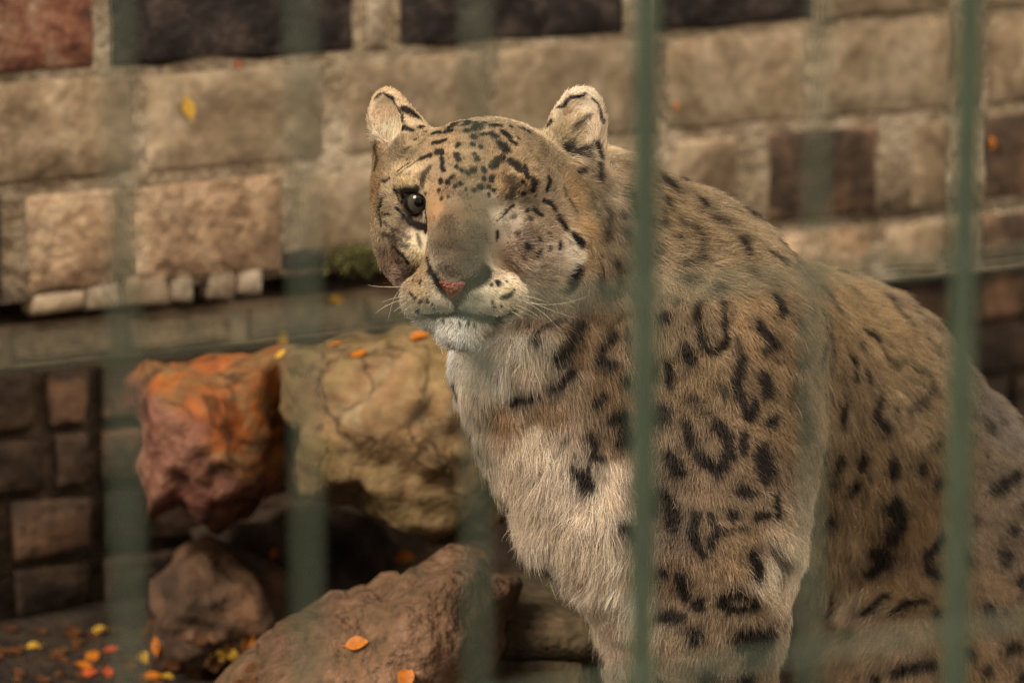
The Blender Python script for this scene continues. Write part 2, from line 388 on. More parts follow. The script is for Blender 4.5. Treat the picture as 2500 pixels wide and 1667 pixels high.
rock('rock', [(1118, 1338), (1190, 1352), (1250, 1425), (1230, 1560), (1180, 1750), (1060, 1960), (700, 1990), (440, 1940), (480, 1720), (600, 1590), (780, 1470), (930, 1425)], 4.22, 0.20, M_pink, 5,
     'big sloping pinkish brown boulder with a rounded tip and a leaf on it', power=2.3)

def ashlar(u0, u1, v0, v1, d, depth, mat, seed, yaw, label):
    k = d/FPX
    bm = bmesh.new(); bmesh.ops.create_cube(bm, size=1.0)
    w, h = (u1 - u0)*k, (v1 - v0)*k/math.cos(PITCH)
    for v in bm.verts: v.co = Vector((v.co.x*w, v.co.y*depth, v.co.z*h))
    bmesh.ops.bevel(bm, geom=bm.edges[:], offset=0.008, segments=2, affect='EDGES')
    bmesh.ops.subdivide_edges(bm, edges=[e for e in bm.edges if e.calc_length() > 0.05], cuts=7, use_grid_fill=True)
    for v in bm.verts:
        q = v.co*16 + Vector((seed*3, seed, 0))
        v.co += v.co.normalized()*(0.010*noise.fractal(q, 1, 2, 4))
    o = obj('stone_slab', bm_mesh('stone_slab', bm), mat); c = at((u0 + u1)/2, (v0 + v1)/2, d)
    o.location = c; o.rotation_euler = (0.01*seed, 0.012, yaw)
    return tag(o, label, 'stone')
ashlar(1085, 1500, 1456, 1552, 4.28, .22, M_olive, 1, rad(4), 'flat olive stone slab on top of the low pile beside the leopard')
ashlar(1062, 1450, 1556, 1690, 4.27, .20, M_olive, 2, rad(-3), 'squared olive stone under the flat slab beside the leopard')
ashlar(1090, 1520, 1694, 1960, 4.26, .24, M_olive, 3, rad(5), 'bottom stone of the low pile standing on the ground')

# ------------------------------------------------------------------ fallen leaves
def leaf_mesh(seed, L=0.028, W=0.011):
    r = random.Random(seed); n = 7; vs_ = []; fs = []
    bend = r.uniform(-.35, .5); cup = r.uniform(.15, .5)
    for i in range(n):
        t = i/(n - 1); w = W*math.sin(math.pi*min(1, t*0.93 + 0.05))**0.8*(1 - .25*t)
        x = (t - .5)*L; z = bend*L*(t - .5)**2*2 + 0.0035
        vs_ += [(x, -w, z + cup*w), (x, 0, z), (x, w, z + cup*w*.8)]
    for i in range(n - 1):
        a = 3*i
        fs += [(a, a + 3, a + 4, a + 1), (a + 1, a + 4, a + 5, a + 2)]
    k = len(vs_)
    vs_ += [(-L*.5, -.0006, .0035), (-L*.5, .0006, .0035), (-L*.78, .0006, .006), (-L*.78, -.0006, .006)]
    fs.append((k, k + 1, k + 2, k + 3))
    me = mesh('leaf', vs_, fs)
    return me
def leaf_mat(name, c1, c2):
    m = bpy.data.materials.new(name); m.use_nodes = True
    n = m.node_tree.nodes; l = m.node_tree.links; b = n['Principled BSDF']
    b.inputs['Roughness'].default_value = 0.55; b.inputs['Specular IOR Level'].default_value = 0.3
    tx = n.new('ShaderNodeTexCoord'); nz = n.new('ShaderNodeTexNoise'); nz.inputs['Scale'].default_value = 160
    l.new(tx.outputs['Object'], nz.inputs['Vector'])
    r = n.new('ShaderNodeValToRGB'); r.color_ramp.elements[0].position = .38; r.color_ramp.elements[1].position = .62
    r.color_ramp.elements[0].color = (*c1, 1); r.color_ramp.elements[1].color = (*c2, 1)
    l.new(nz.outputs['Fac'], r.inputs['Fac']); l.new(r.outputs[0], b.inputs['Base Color'])
    tr = n.new('ShaderNodeBsdfTranslucent'); l.new(r.outputs[0], tr.inputs['Color'])
    mx = n.new('ShaderNodeMixShader'); mx.inputs[0].default_value = .25
    l.new(b.outputs[0], mx.inputs[1]); l.new(tr.outputs[0], mx.inputs[2])
    l.new(mx.outputs[0], n['Material Output'].inputs[0])
    sol = None
    return m
LM = {'orange': leaf_mat('orange_leaf', (0.44, 0.12, 0.010), (0.56, 0.19, 0.015)),
      'yellow': leaf_mat('yellow_leaf', (0.50, 0.27, 0.03), (0.62, 0.40, 0.06)),
      'brown': leaf_mat('brown_leaf', (0.06, 0.026, 0.010), (0.13, 0.05, 0.016)),
      'red': leaf_mat('red_leaf', (0.38, 0.06, 0.02), (0.50, 0.10, 0.03))}
LEAVES = {}
for k in LM:
    for j in range(4):
        me = leaf_mesh(sum(map(ord, k)) + j*13); me.materials.append(LM[k]); LEAVES[k, j] = me
bpy.context.view_layer.update()
_dg = bpy.context.evaluated_depsgraph_get()
def first_hit(u, v):
    ok, loc, nrm, idx, o, mtx = scene.ray_cast(_dg, Vector((0, 0, HCAM)), ray(u, v))
    return (loc, nrm) if ok else None
def leaf(u, v, kind, ang, size, label, group=None, tilt=0.0):
    size *= 0.72
    h = first_hit(u, v)
    if h is None: return
    loc, nrm = h
    if nrm.dot(ray(u, v)) > 0: nrm = -nrm
    n = (nrm + Vector((random.uniform(-.3, .3), -tilt + random.uniform(-.25, .1), random.uniform(0, .3)))).normalized()
    right = (cR*math.cos(ang) + cU*math.sin(ang)); right = (right - n*right.dot(n)).normalized()
    up = n.cross(right)
    o = obj('leaf', LEAVES[kind, random.randrange(4)])
    o.matrix_world = Matrix(((right.x, up.x, n.x, loc.x), (right.y, up.y, n.y, loc.y), (right.z, up.z, n.z, loc.z), (0, 0, 0, 1))) @ Matrix.Scale(size, 4)
    tag(o, label, 'leaf', group)
leaf(456, 262, 'yellow', rad(108), 1.35, 'large yellow leaf stuck to the middle of a tan wall block')
leaf(580, 157, 'red', rad(40), .55, 'tiny red leaf on the mortar joint below the long dark block')
leaf(1650, 257, 'orange', rad(60), .5, 'tiny pale orange leaf on the tan block behind the shoulders')
leaf(2416, 348, 'orange', rad(110), .95, 'orange leaf on the dark brown block behind the back')
leaf(938, 700, 'orange', rad(5), 1.2, 'bright orange leaf on the wall beside the whiskers')
leaf(818, 738, 'yellow', rad(25), 1.1, 'amber leaf resting against the wall beside the chin')
leaf(1002, 752, 'orange', rad(120), 1.0, 'orange leaf just under the mouth')
leaf(1024, 824, 'orange', rad(10), 1.1, 'orange leaf on the top edge of the ochre rock')
leaf(1108, 868, 'orange', rad(95), 1.2, 'bright upright orange leaf on the ochre rock under the chin')
leaf(880, 868, 'orange', rad(-20), 1.0, 'orange leaf lying at the dark crack of the ochre rock')
leaf(690, 825, 'yellow', rad(70), 1.0, 'curled yellow leaf above the rusty orange rock')
leaf(690, 865, 'yellow', rad(10), .8, 'small yellow leaf at the upper corner of the rusty orange rock')
leaf(820, 842, 'orange', rad(0), .8, 'small orange leaf at the left end of the ochre rock')
leaf(990, 1366, 'orange', rad(-28), 1.5, 'bright orange leaf on the ridge of the pinkish boulder')
leaf(1163, 1352, 'brown', rad(70), 1.2, 'dry curled leaf standing on the rounded tip of the boulder')
leaf(873, 1573, 'orange', rad(6), 1.2, 'short orange leaf lying on the face of the pinkish boulder')
leaf(992, 1652, 'orange', rad(85), 1.3, 'orange leaf low on the dark side of the pinkish boulder')
leaf(668, 1350, 'red', rad(60), .7, 'tiny red leaf on top of the umber rock')
leaf(608, 1562, 'orange', rad(60), 1.0, 'orange leaf between the umber rock and the pinkish boulder')
G = 'fallen leaves on the soil by the wall'
LG = 'small %s leaf in the litter on the dark soil by the wall'
for (u, v, k, a) in ((385, 1575, 'orange', 110), (540, 1598, 'yellow', 0), (205, 1628, 'orange', 0), (225, 1605, 'orange', 60), (430, 1615, 'brown', 40), (372, 1655, 'orange', 20),
                     (410, 1655, 'yellow', -20), (350, 1612, 'yellow', 80), (145, 1600, 'brown', 70), (245, 1540, 'yellow', 20), (185, 1553, 'brown', 30), (370, 1523, 'brown', 80)):
    leaf(u, v, k, rad(a), random.uniform(.9, 1.3), LG % k, G + ', ' + k, tilt=.3)
for i in range(55):
    u, v = random.uniform(-20, 620), random.uniform(1535, 1700)
    k = random.choices(['brown', 'orange', 'yellow', 'red'], [20, 1, 1, 1])[0]
    leaf(u, v, k, random.uniform(0, 6.3), random.uniform(.6, 1.15), LG % k, G + ', ' + k, tilt=.2)

# ------------------------------------------------------------------ green wire fence between photographer and animal
M_green = bpy.data.materials.new('green_plastic_coating'); M_green.use_nodes = True
_b = M_green.node_tree.nodes['Principled BSDF']; _n = M_green.node_tree.nodes; _l = M_green.node_tree.links
_b.inputs['Roughness'].default_value = 0.5; _b.inputs['Specular IOR Level'].default_value = 0.4
_z = _n.new('ShaderNodeTexNoise'); _z.inputs['Scale'].default_value = 25; _z.inputs['Detail'].default_value = 6
_g = _n.new('ShaderNodeNewGeometry'); _l.new(_g.outputs['Position'], _z.inputs['Vector'])
_r = _n.new('ShaderNodeValToRGB'); _r.color_ramp.elements[0].position = .35; _r.color_ramp.elements[1].position = .7
_r.color_ramp.elements[0].color = (0.070, 0.092, 0.066, 1); _r.color_ramp.elements[1].color = (0.10, 0.124, 0.09, 1)
_l.new(_z.outputs['Fac'], _r.inputs['Fac']); _l.new(_r.outputs[0], _b.inputs['Base Color'])
M_post = mat_plain('dark_green_paint', (0.029, 0.046, 0.026), .6)
FYAW = rad(28.0); FO = at(1250, 833.5, 1.60); ft = Vector((math.cos(FYAW), math.sin(FYAW), 0)); fn = Vector((math.sin(FYAW), -math.cos(FYAW), 0))
def fence_sz(u, v):
    r = ray(u, v); o = Vector((0, 0, HCAM)); t = (FO - o).dot(fn)/r.dot(fn); p = o + r*t
    return (p - FO).dot(ft), p.z
fence = bpy.data.objects.new('wire_fence', None); COL.objects.link(fence); fence.location = (FO.x, FO.y, 0)
tag(fence, 'green coated welded wire mesh fence in front of the snow leopard', 'fence')
def tube(name, a, b, r, parent, seed=0, segs=24, sides=10, wob=0.0006, mat=None):
    a, b = Vector(a), Vector(b); d = (b - a).normalized(); e1 = d.orthogonal().normalized(); e2 = d.cross(e1)
    vs_ = []; fs = []
    for i in range(segs + 1):
        t = i/segs; p = a.lerp(b, t) + e1*wob*noise.noise((t*9, seed, 0)) + e2*wob*noise.noise((t*9, seed, 7))
        for j in range(sides):
            q = 2*math.pi*j/sides; vs_.append(p + e1*r*math.cos(q) + e2*r*math.sin(q))
    for i in range(segs):
        for j in range(sides):
            fs.append((i*sides + j, i*sides + (j + 1) % sides, (i + 1)*sides + (j + 1) % sides, (i + 1)*sides + j))
    fs.append(tuple(range(sides - 1, -1, -1))); fs.append(tuple(range(segs*sides, segs*sides + sides)))
    return obj(name, mesh(name, vs_, fs), mat or M_green, parent)
FH = 1.95
VB = [(303, .0023), (744, .0023), (1164, .0022), (1573, .0020), (1988, .0023), (2350, .0020)]
ss = [fence_sz(u, 833)[0] for u, r in VB]
rs = [r for u, r in VB]
step = (ss[-1] - ss[0])/5
ss = [ss[0] - step*k for k in (4, 3, 2, 1)] + ss + [ss[-1] + step*k for k in (1, 2, 3, 4)]
rs = [.0025]*4 + rs + [.0025]*4
for i, (s, r) in enumerate(zip(ss, rs)):
    tube('vertical_wire', ft*s + Vector((0, 0, -0.03)), ft*s + Vector((0, 0, FH)), r, fence, i, segs=40)
zw1 = fence_sz(1250, 752)[1]; zw2 = fence_sz(2250, 1560)[1]
gap = zw1 - zw2
zz = zw1
while zz - gap > 0.02: zz -= gap
i = 0
while zz < FH:
    tube('horizontal_wire', ft*(ss[0] - .02) - fn*0.0045 + Vector((0, 0, zz)), ft*(ss[-1] + .02) - fn*0.0045 + Vector((0, 0, zz)), .0022, fence, 40 + i)
    zz += gap; i += 1
for (u, lab) in ((1573, 'slim dark green fence post standing before the shoulder of the snow leopard'), (2350, 'slim dark green fence post standing before the rump of the snow leopard')):
    b_ = at(u, 833, 2.1)
    po = bpy.data.objects.new('fence_post', None); COL.objects.link(po); po.location = (b_.x, b_.y, 0)
    tag(po, lab, 'post', 'slim posts behind the wire mesh')
    tube('shaft', (0, 0, -.04), (0, 0, 1.9), .0074, po, u, segs=40, mat=M_post)
    tube('cap', (0, 0, 1.9), (0, 0, 1.915), .0092, po, u, segs=2, mat=M_post)

# ------------------------------------------------------------------ snow leopard: body as one surface from a distance field
YAW = rad(16.0)
vT = -nF                                                     # towards the camera
hf = (-math.sin(YAW)*nR + math.cos(YAW)*vT); hr = (math.cos(YAW)*nR + math.sin(YAW)*vT); hu = nU.copy()
_tl = rad(-5.0)                                              # face tipped slightly down
hf, hu = hf*math.cos(_tl) + hu*math.sin(_tl), hu*math.cos(_tl) - hf*math.sin(_tl)
HC = P(1188, 540, -0.02)
def Hd(x, y, z): return HC + hr*x + hu*y + hf*z

def axis(lo, hi, flo, fhi, fine, coarse):
    a = np.arange(lo, flo, coarse); b = np.arange(flo, fhi, fine); c = np.arange(fhi, hi + coarse, coarse)
    return np.concatenate([a, b, c]).astype(np.float32)
GX = axis(-0.22, 0.85, -0.16, 0.11, 0.0028, 0.0085)
GY = axis(3.30, 4.72, 3.44, 3.76, 0.0028, 0.0085)
GZ = axis(-0.01, 0.86, 0.52, 0.83, 0.0028, 0.0085)
FLD = np.full((len(GX), len(GY), len(GZ)), 1.0, np.float32)

def region(lo, hi):
    sl = []
    for g, a, b in zip((GX, GY, GZ), lo, hi):
        i0 = max(0, int(np.searchsorted(g, a)) - 1); i1 = min(len(g), int(np.searchsorted(g, b)) + 1)
        sl.append(slice(i0, i1))
    X = GX[sl[0]][:, None, None]; Y = GY[sl[1]][None, :, None]; Z = GZ[sl[2]][None, None, :]
    return tuple(sl), X, Y, Z
def smin(a, b, k):
    h = np.clip(0.5 + 0.5*(b - a)/k, 0, 1); return b*(1 - h) + a*h - k*h*(1 - h)
def apply(sl, d, k, op):
    f = FLD[sl]
    if op == 'add': FLD[sl] = smin(f, d, k)
    else: FLD[sl] = -smin(-f, d, k)
def cone(a, b, ra, rb, k=0.03, op='add'):
    a = np.asarray(a, float); b = np.asarray(b, float); m = max(ra, rb) + k + 0.03
    sl, X, Y, Z = region(np.minimum(a, b) - m, np.maximum(a, b) + m)
    ba = b - a; L2 = float(ba @ ba) + 1e-12
    t = np.clip(((X - a[0])*ba[0] + (Y - a[1])*ba[1] + (Z - a[2])*ba[2])/L2, 0, 1)
    d = np.sqrt((X - a[0] - t*ba[0])**2 + (Y - a[1] - t*ba[1])**2 + (Z - a[2] - t*ba[2])**2) - (ra + (rb - ra)*t)
    apply(sl, d.astype(np.float32), k, op)
def ell(c, r, ax=None, k=0.03, op='add'):
    c = np.asarray(c, float); r = np.asarray(r, float)
    ax = (hr, hu, hf) if ax is None else ax
    m = float(r.max()) + k + 0.03
    sl, X, Y, Z = region(c - m, c + m)
    q = [((X - c[0])*a[0] + (Y - c[1])*a[1] + (Z - c[2])*a[2]) for a in ax]
    k0 = np.sqrt(sum((qq/rr)**2 for qq, rr in zip(q, r))) + 1e-9
    k1 = np.sqrt(sum((qq/rr**2)**2 for qq, rr in zip(q, r))) + 1e-9
    apply(sl, (k0*(k0 - 1)/k1).astype(np.float32), k, op)
def chain(pts, k=0.04):
    for (a, ra), (b, rb) in zip(pts[:-1], pts[1:]): cone(a, b, ra, rb, k)
VA = (nR, nU, vT)
def G0(x, y, z): return np.array((x, y, z))

# torso, from the chest back to the rump
chain([(P(1520, 885, -.17), .145), (P(1700, 965, -.27), .158), (P(1960, 1100, -.42), .180), (P(2180, 1330, -.56), .192)], .06)
ell(P(1590, 660, -.17), (.08, .08, .09), VA, .05)                     # withers hump
ell(P(1715, 765, -.15), (.092, .11, .085), VA, .05)                       # near shoulder
# neck and throat
chain([(P(1235, 545, -.10), .088), (P(1380, 640, -.13), .110), (P(1510, 800, -.17), .142)], .05)
chain([(P(1320, 755, -.08), .052), (P(1310, 890, -.07), .066), (P(1385, 1040, -.085), .068), (P(1470, 1220, -.09), .068), (P(1575, 1420, -.11), .055)], .05)
# near foreleg
pawN = P(1742, 1600, -.10); pawN = G0(pawN[0], pawN[1] + .01, .035)
chain([(P(1745, 860, -.10), .105), (P(1765, 1080, -.09), .088), (P(1768, 1290, -.08), .070), (P(1745, 1560, -.10), .057), (pawN + G0(0, 0.01, .10), .045), (pawN + G0(0, 0, .015), .045)], .04)
ell(pawN + G0(-.005, -.04, .005), (.052, .062, .034), (G0(1., 0, 0), G0(0, 1., 0), G0(0, 0, 1.)), .02)
for q in (-.034, -.012, .012, .034): ell(pawN + G0(q, -.085 + abs(q)*.4, -.004), (.016, .026, .022), (G0(1., 0, 0), G0(0, 1., 0), G0(0, 0, 1.)), .008)
# far foreleg
pawF = P(1600, 1600, -.17); pawF = G0(pawF[0] + .01, pawF[1], .035)
chain([(P(1560, 1000, -.16), .095), (P(1600, 1300, -.16), .068), (P(1620, 1560, -.17), .052), (pawF + G0(0, 0, .10), .043), (pawF + G0(0, 0, .015), .043)], .04)
ell(pawF + G0(-.005, -.04, .005), (.05, .06, .034), (G0(1., 0, 0), G0(0, 1., 0), G0(0, 0, 1.)), .02)
# hindquarters
kneeN = P(2130, 1640, -.27)
ell(P(2360, 1420, -.46), (.13, .17, .15), VA, .06)
chain([(P(2330, 1430, -.46), .145), (P(2210, 1640, -.33), .105)], .05)
pawH = G0(kneeN[0] + .03, kneeN[1] - .02, .04)
chain([(P(2210, 1650, -.33), .09), (pawH + G0(.11, .12, .07), .055), (pawH + G0(.02, .02, .02), .042), (pawH + G0(-.02, -.06, .0), .04)], .035)
pawH2 = G0(pawH[0] + .02, pawH[1] + .34, .04)
chain([(P(2150, 1500, -.64), .13), (pawH2 + G0(.10, .12, .07), .055), (pawH2, .042), (pawH2 + G0(-.02, -.07, 0), .04)], .04)
# tail laid round on the ground
t0 = P(2330, 1560, -.66)
chain([(t0, .07), (G0(t0[0] + .10, t0[1] + .10, .11), .055), (G0(t0[0] + .20, t0[1] + .06, .065), .052), (G0(t0[0] + .24, t0[1] - .12, .06), .052),
       (G0(t0[0] + .19, t0[1] - .30, .058), .05), (G0(t0[0] + .08, t0[1] - .42, .055), .045)], .03)

# head
ell(Hd(0, .018, -.015), (.086, .080, .095), k=.03)
ell(Hd(0, .045, .030), (.066, .048, .050), k=.03)                        # forehead
for s in (-1, 1):
    ell(Hd(s*.058, -.026, -.012), (.047, .054, .060), k=.028)              # cheeks
    ell(Hd(s*.048, .040, .055), (.026, .017, .022), k=.02)               # brow
    ell(Hd(s*.050, -.020, .052), (.030, .024, .024), k=.02)              # below the eye
    ell(Hd(s*.0285 + (.003 if s < 0 else 0), -.066, .094), (.031 if s < 0 else .034, .025, .034), k=.016)            # whisker pad
cone(Hd(0, .030, .062), Hd(0, -.045, .112), .033, .029, .022)            # bridge of the nose
ell(Hd(0, -.050, .112), (.030, .020, .022), k=.012)
ell(Hd(.002, -.090, .090), (.025, .020, .029), k=.009)                      # chin
ell(Hd(0, -.062, .030), (.046, .032, .050), k=.025)
EYE = Hd(-.0500, .0235, .0680)
EYR = Hd(.0475, .0150, .0715)
ell(EYE + hf*.008 - hu*.001, (.0150, .0088, .016), k=.004, op='sub')
ell(EYR + hf*.014, (.018, .006, .010), k=.012, op='sub')
cone(Hd(-.050, -.086, .105), Hd(0, -.083, .130), .0045, .0045, .006, 'sub')   # mouth
cone(Hd(.050, -.086, .105), Hd(0, -.083, .130), .0045, .0045, .006, 'sub')
cone(Hd(0, -.066, .136), Hd(0, -.084, .132), .003, .003, .006, 'sub')
# ears: cupped shells
def ear(u, v, z, rx, ry, yaw, roll):
    c = P(u, v, z)
    f = math.sin(yaw)*nR + math.cos(yaw)*vT; r0 = math.cos(yaw)*nR - math.sin(yaw)*vT
    r1 = r0*math.cos(roll) + nU*math.sin(roll); u1 = nU*math.cos(roll) - r0*math.sin(roll)
    ell(c, (rx, ry, .014), (r1, u1, f), .012)
    ell(c + f*.016 - u1*.003, (rx*.84, ry*.88, .0175), (r1, u1, f), .004, 'sub')
    return c, f, r1, u1
ell(P(993, 455, -.045), (.033, .075, .05), VA, .025); ell(P(1405, 385, -.055), (.030, .046, .03), VA, .02); ell(P(965, 345, -.04), (.018, .03, .025), VA, .015)
EARL = ear(951, 290, -.030, .021, .031, rad(-22), rad(12))
EARR = ear(1409, 298, -.040, .027, .037, rad(0), rad(-20))
FLD_np = FLD

def surface_nets(f, gx, gy, gz):
    inside = f < 0
    nx, ny, nz = f.shape
    c = np.zeros((nx - 1, ny - 1, nz - 1), np.int8)
    for dx in (0, 1):
        for dy in (0, 1):
            for dz in (0, 1): c += inside[dx:nx - 1 + dx, dy:ny - 1 + dy, dz:nz - 1 + dz]
    I, J, K = np.nonzero((c > 0) & (c < 8))
    idx = np.full(c.shape, -1, np.int64); idx[I, J, K] = np.arange(len(I))
    acc = np.zeros((len(I), 3)); cnt = np.zeros(len(I))
    co = [(a, b, d) for a in (0, 1) for b in (0, 1) for d in (0, 1)]
    for p in co:
        for ax in range(3):
            if p[ax]: continue
            q = list(p); q[ax] = 1
            fa = f[I + p[0], J + p[1], K + p[2]]; fb = f[I + q[0], J + q[1], K + q[2]]
            m = (fa < 0) != (fb < 0)
            t = np.where(m, fa/(fa - fb + 1e-12), 0)
            A = np.stack([gx[I + p[0]], gy[J + p[1]], gz[K + p[2]]], 1); B = np.stack([gx[I + q[0]], gy[J + q[1]], gz[K + q[2]]], 1)
            acc += np.where(m[:, None], A + (B - A)*t[:, None], 0); cnt += m
    V = acc/np.maximum(cnt, 1)[:, None]
    F = []
    for ax in range(3):
        s0 = [slice(1, -1)]*3; s0[ax] = slice(0, -1); s1 = list(s0); s1[ax] = slice(1, None)
        a = inside[tuple(s0)]; b = inside[tuple(s1)]
        i, j, k = np.nonzero(a != b)
        fl = a[i, j, k]
        o = [i + (ax != 0), j + (ax != 1), k + (ax != 2)]
        o = [oo.copy() for oo in o]
        u, w = (ax + 1) % 3, (ax + 2) % 3
        def cell(du, dw):
            cc = [x.copy() for x in o]; cc[u] -= du; cc[w] -= dw
            return idx[cc[0], cc[1], cc[2]]
        quad = np.stack([cell(1, 1), cell(0, 1), cell(0, 0), cell(1, 0)], 1)
        quad[~fl] = quad[~fl][:, ::-1]
        F.append(quad)
    F = np.concatenate(F); F = F[(F >= 0).all(1)]
    return V, F
BV, BF = surface_nets(FLD, GX, GY, GZ)
# relax the grid pattern a little
def relax(V, F, n, lam):
    E = np.concatenate([F[:, [0, 1]], F[:, [1, 2]], F[:, [2, 3]], F[:, [3, 0]]])
    for _ in range(n):
        for l in (lam, -lam*1.03):
            s = np.zeros_like(V); c = np.zeros(len(V))
            for a, b in ((0, 1), (1, 0)):
                for x in range(3): s[:, x] += np.bincount(E[:, a], V[E[:, b], x], len(V))
                c += np.bincount(E[:, a], minlength=len(V))
            V = V + l*(s/np.maximum(c, 1)[:, None] - V)
    return V
BV = relax(BV, BF, 4, .5)
def vnormals(V, F):
    n = np.cross(V[F[:, 2]] - V[F[:, 0]], V[F[:, 3]] - V[F[:, 1]])
    N = np.zeros_like(V)
    for i in range(4):
        for x in range(3): N[:, x] += np.bincount(F[:, i], n[:, x], len(V))
    return N/np.maximum(np.linalg.norm(N, axis=1), 1e-12)[:, None]
BN = vnormals(BV, BF)
bvh = BVHTree.FromPolygons([tuple(v) for v in BV], [tuple(f) for f in BF.tolist()])
def on_body(u, v):
    r = ray(u, v); h = bvh.ray_cast(Vector((0, 0, HCAM)), r)
    if h[0] is not None: return np.array(h[0])
    best = None                                              # just off the outline: nearest point of the body
    for d in np.linspace(3.55, 4.5, 12):
        q = bvh.find_nearest(at(u, v, d))
        if q[0] is not None and (best is None or q[3] < best[1]): best = (np.array(q[0]), q[3])
    return best[0]

# ---- coat markings, each a stroke lying on the body
FS = 700/1568
STROKES = []                                                  # (points, half width, strength)
def marks(x0, y0, sc, txt, strength=1.0, boost=1.0):
    for line in txt.strip().split(';'):
        line = line.strip()
        if not line: continue
        p, w = line.rsplit(' w', 1); soft = w.endswith('s'); w = float(w.rstrip('s'))
        pts = [tuple(map(float, q.split(','))) for q in p.split()]
        P3 = np.array([on_body(x0 + a*sc, y0 + b*sc) for a, b in pts]); hw_ = w*sc*0.0004*0.5*boost*1.32; st_ = (.78 if soft else 1.0)*strength
        STROKES.append((P3, hw_, st_))
        if sc < FS - .001 or x0 > 1000:                       # smoky rim and greyer heart of a rosette
            STROKES.append((P3, hw_*1.55 + .0015, .42*st_))
            if len(P3) >= 4: STROKES.append((P3.mean(0)[None, :], float(np.linalg.norm(P3 - P3.mean(0), axis=1).mean()), .30))
FS = 700/1568
FACE_BOOST = 1.28
marks(850, 180, FS, '''460,255 482,245 w22; 545,270 590,276 w32; 468,328 497,303 w18; 530,322 572,316 w24; 425,320 w16; 476,378 527,366 w22; 370,360 w14; 385,302 412,288 w14;
620,245 665,228 w22; 555,222 612,222 w12; 392,466 452,450 w18; 490,430 512,432 w28; 512,460 515,485 522,532 w20; 595,445 602,472 w26; 592,515 w20; 200,592 232,572 w14; 268,542 330,492 w9;
255,582 290,542 340,502 395,466 w6; 440,515 412,565 402,610 w26s; 506,590 w22; 545,592 w25; 570,565 w21; 497,635 w17; 510,680 w15; 542,672 w13; 625,528 w20; 655,542 w18; 686,535 w22; 745,525 w22;
740,572 w22; 785,575 w26; 765,618 w20; 726,624 w24; 692,635 w18; 640,632 w16; 612,602 w18; 590,615 w16; 795,640 w18; 772,668 w18; 705,465 w24; 690,440 w18; 722,398 w22; 600,390 w24;
640,255 655,262 w32; 712,285 700,300 w40; 648,312 w32; 690,345 w32; 690,225 w26; 745,240 w26; 680,385 w22; 740,330 w26; 790,285 812,286 w38; 790,328 810,345 w34; 850,325 880,347 w24; 865,250 932,266 w18; 890,300 w20; 948,310 982,332 w24;
885,368 915,383 w20; 836,386 864,417 w34; 930,355 w14; 985,395 w10; 1040,255 w24; 1000,240 w14; 845,455 828,466 w32; 802,485 798,508 w28; 885,475 920,498 938,530 w24; 968,518 986,565 w25; 1016,582 1008,625 w36; 1093,585 1088,622 w34;
960,590 w18; 960,650 w20; 885,570 905,610 890,665 w42s; 1025,665 w14; 1062,690 1100,708 1132,745 w17; 1008,738 1062,776 w14; 980,742 w16; 1148,780 1165,832 1182,852 w25; 1215,878 1268,938 w25;
818,802 862,760 906,716 w12; 905,780 w26s; 815,865 812,902 w16; 985,945 w30; 1095,955 w22; 1147,938 w30; 1025,992 1045,975 w18; 970,1006 w16; 912,1035 w14; 1030,1046 1060,1044 w12; 1095,880 w16s; 1000,800 w22s; 930,870 w22s; 1050,900 w20s;
1236,1092 1214,1142 w58; 1110,1115 w14s; 1165,620 1186,655 w12; 1210,690 1242,766 w11; 820,1147 w24; 862,1135 w18; 780,1160 w15; 890,1208 848,1226 w16; 790,1252 w14; 700,1225 w12s; 745,1237 w12s; 790,1274 w12; 832,1266 w13; 905,1190 w11;
365,1126 w15; 400,1140 w17; 425,1152 w13; 340,1196 372,1222 w13; 402,1246 w17; 436,1246 w15; 466,1256 w13; 430,1200 w11; 470,1280 w13s; 590,1215 592,1290 w18;
385,1286 430,1312 500,1318 600,1300 w22; 610,1300 700,1325 800,1335 885,1296 w34; 525,1352 w14; 655,1362 w14; 690,1372 w14; 612,1356 w12; 560,1350 w10;
442,1072 470,1112 500,1152 545,1202 582,1225 w32; 755,1085 722,1126 672,1150 632,1178 600,1218 w50;
258,640 310,640 372,636 w30; 420,660 w16; 252,640 300,700 w14; 405,690 425,740 430,795 w20; 300,690 312,740 350,765 395,755 w14; 325,795 380,828 425,840 w32; 268,735 320,800 w14; 330,760 400,790 w16s; 432,800 420,865 w13; 192,680 180,762 186,822 w15; 196,765 242,772 w9; 195,880 260,902 322,935 w19s; 240,850 330,895 w16s; 230,915 300,940 w13s; 200,820 260,850 w10s; 190,600 175,680 w12s; 215,660 190,700 w9s;
246,945 300,990 332,1034 w14; 212,1080 w32; 250,1030 w13s; 262,1082 w11s; 436,1005 442,1055 w12; 380,880 400,930 w18s; 770,1020 w14; 320,475 w8; 335,540 w10s; 300,430 330,400 w12s; 390,385 420,370 w12s''', boost=FACE_BOOST)
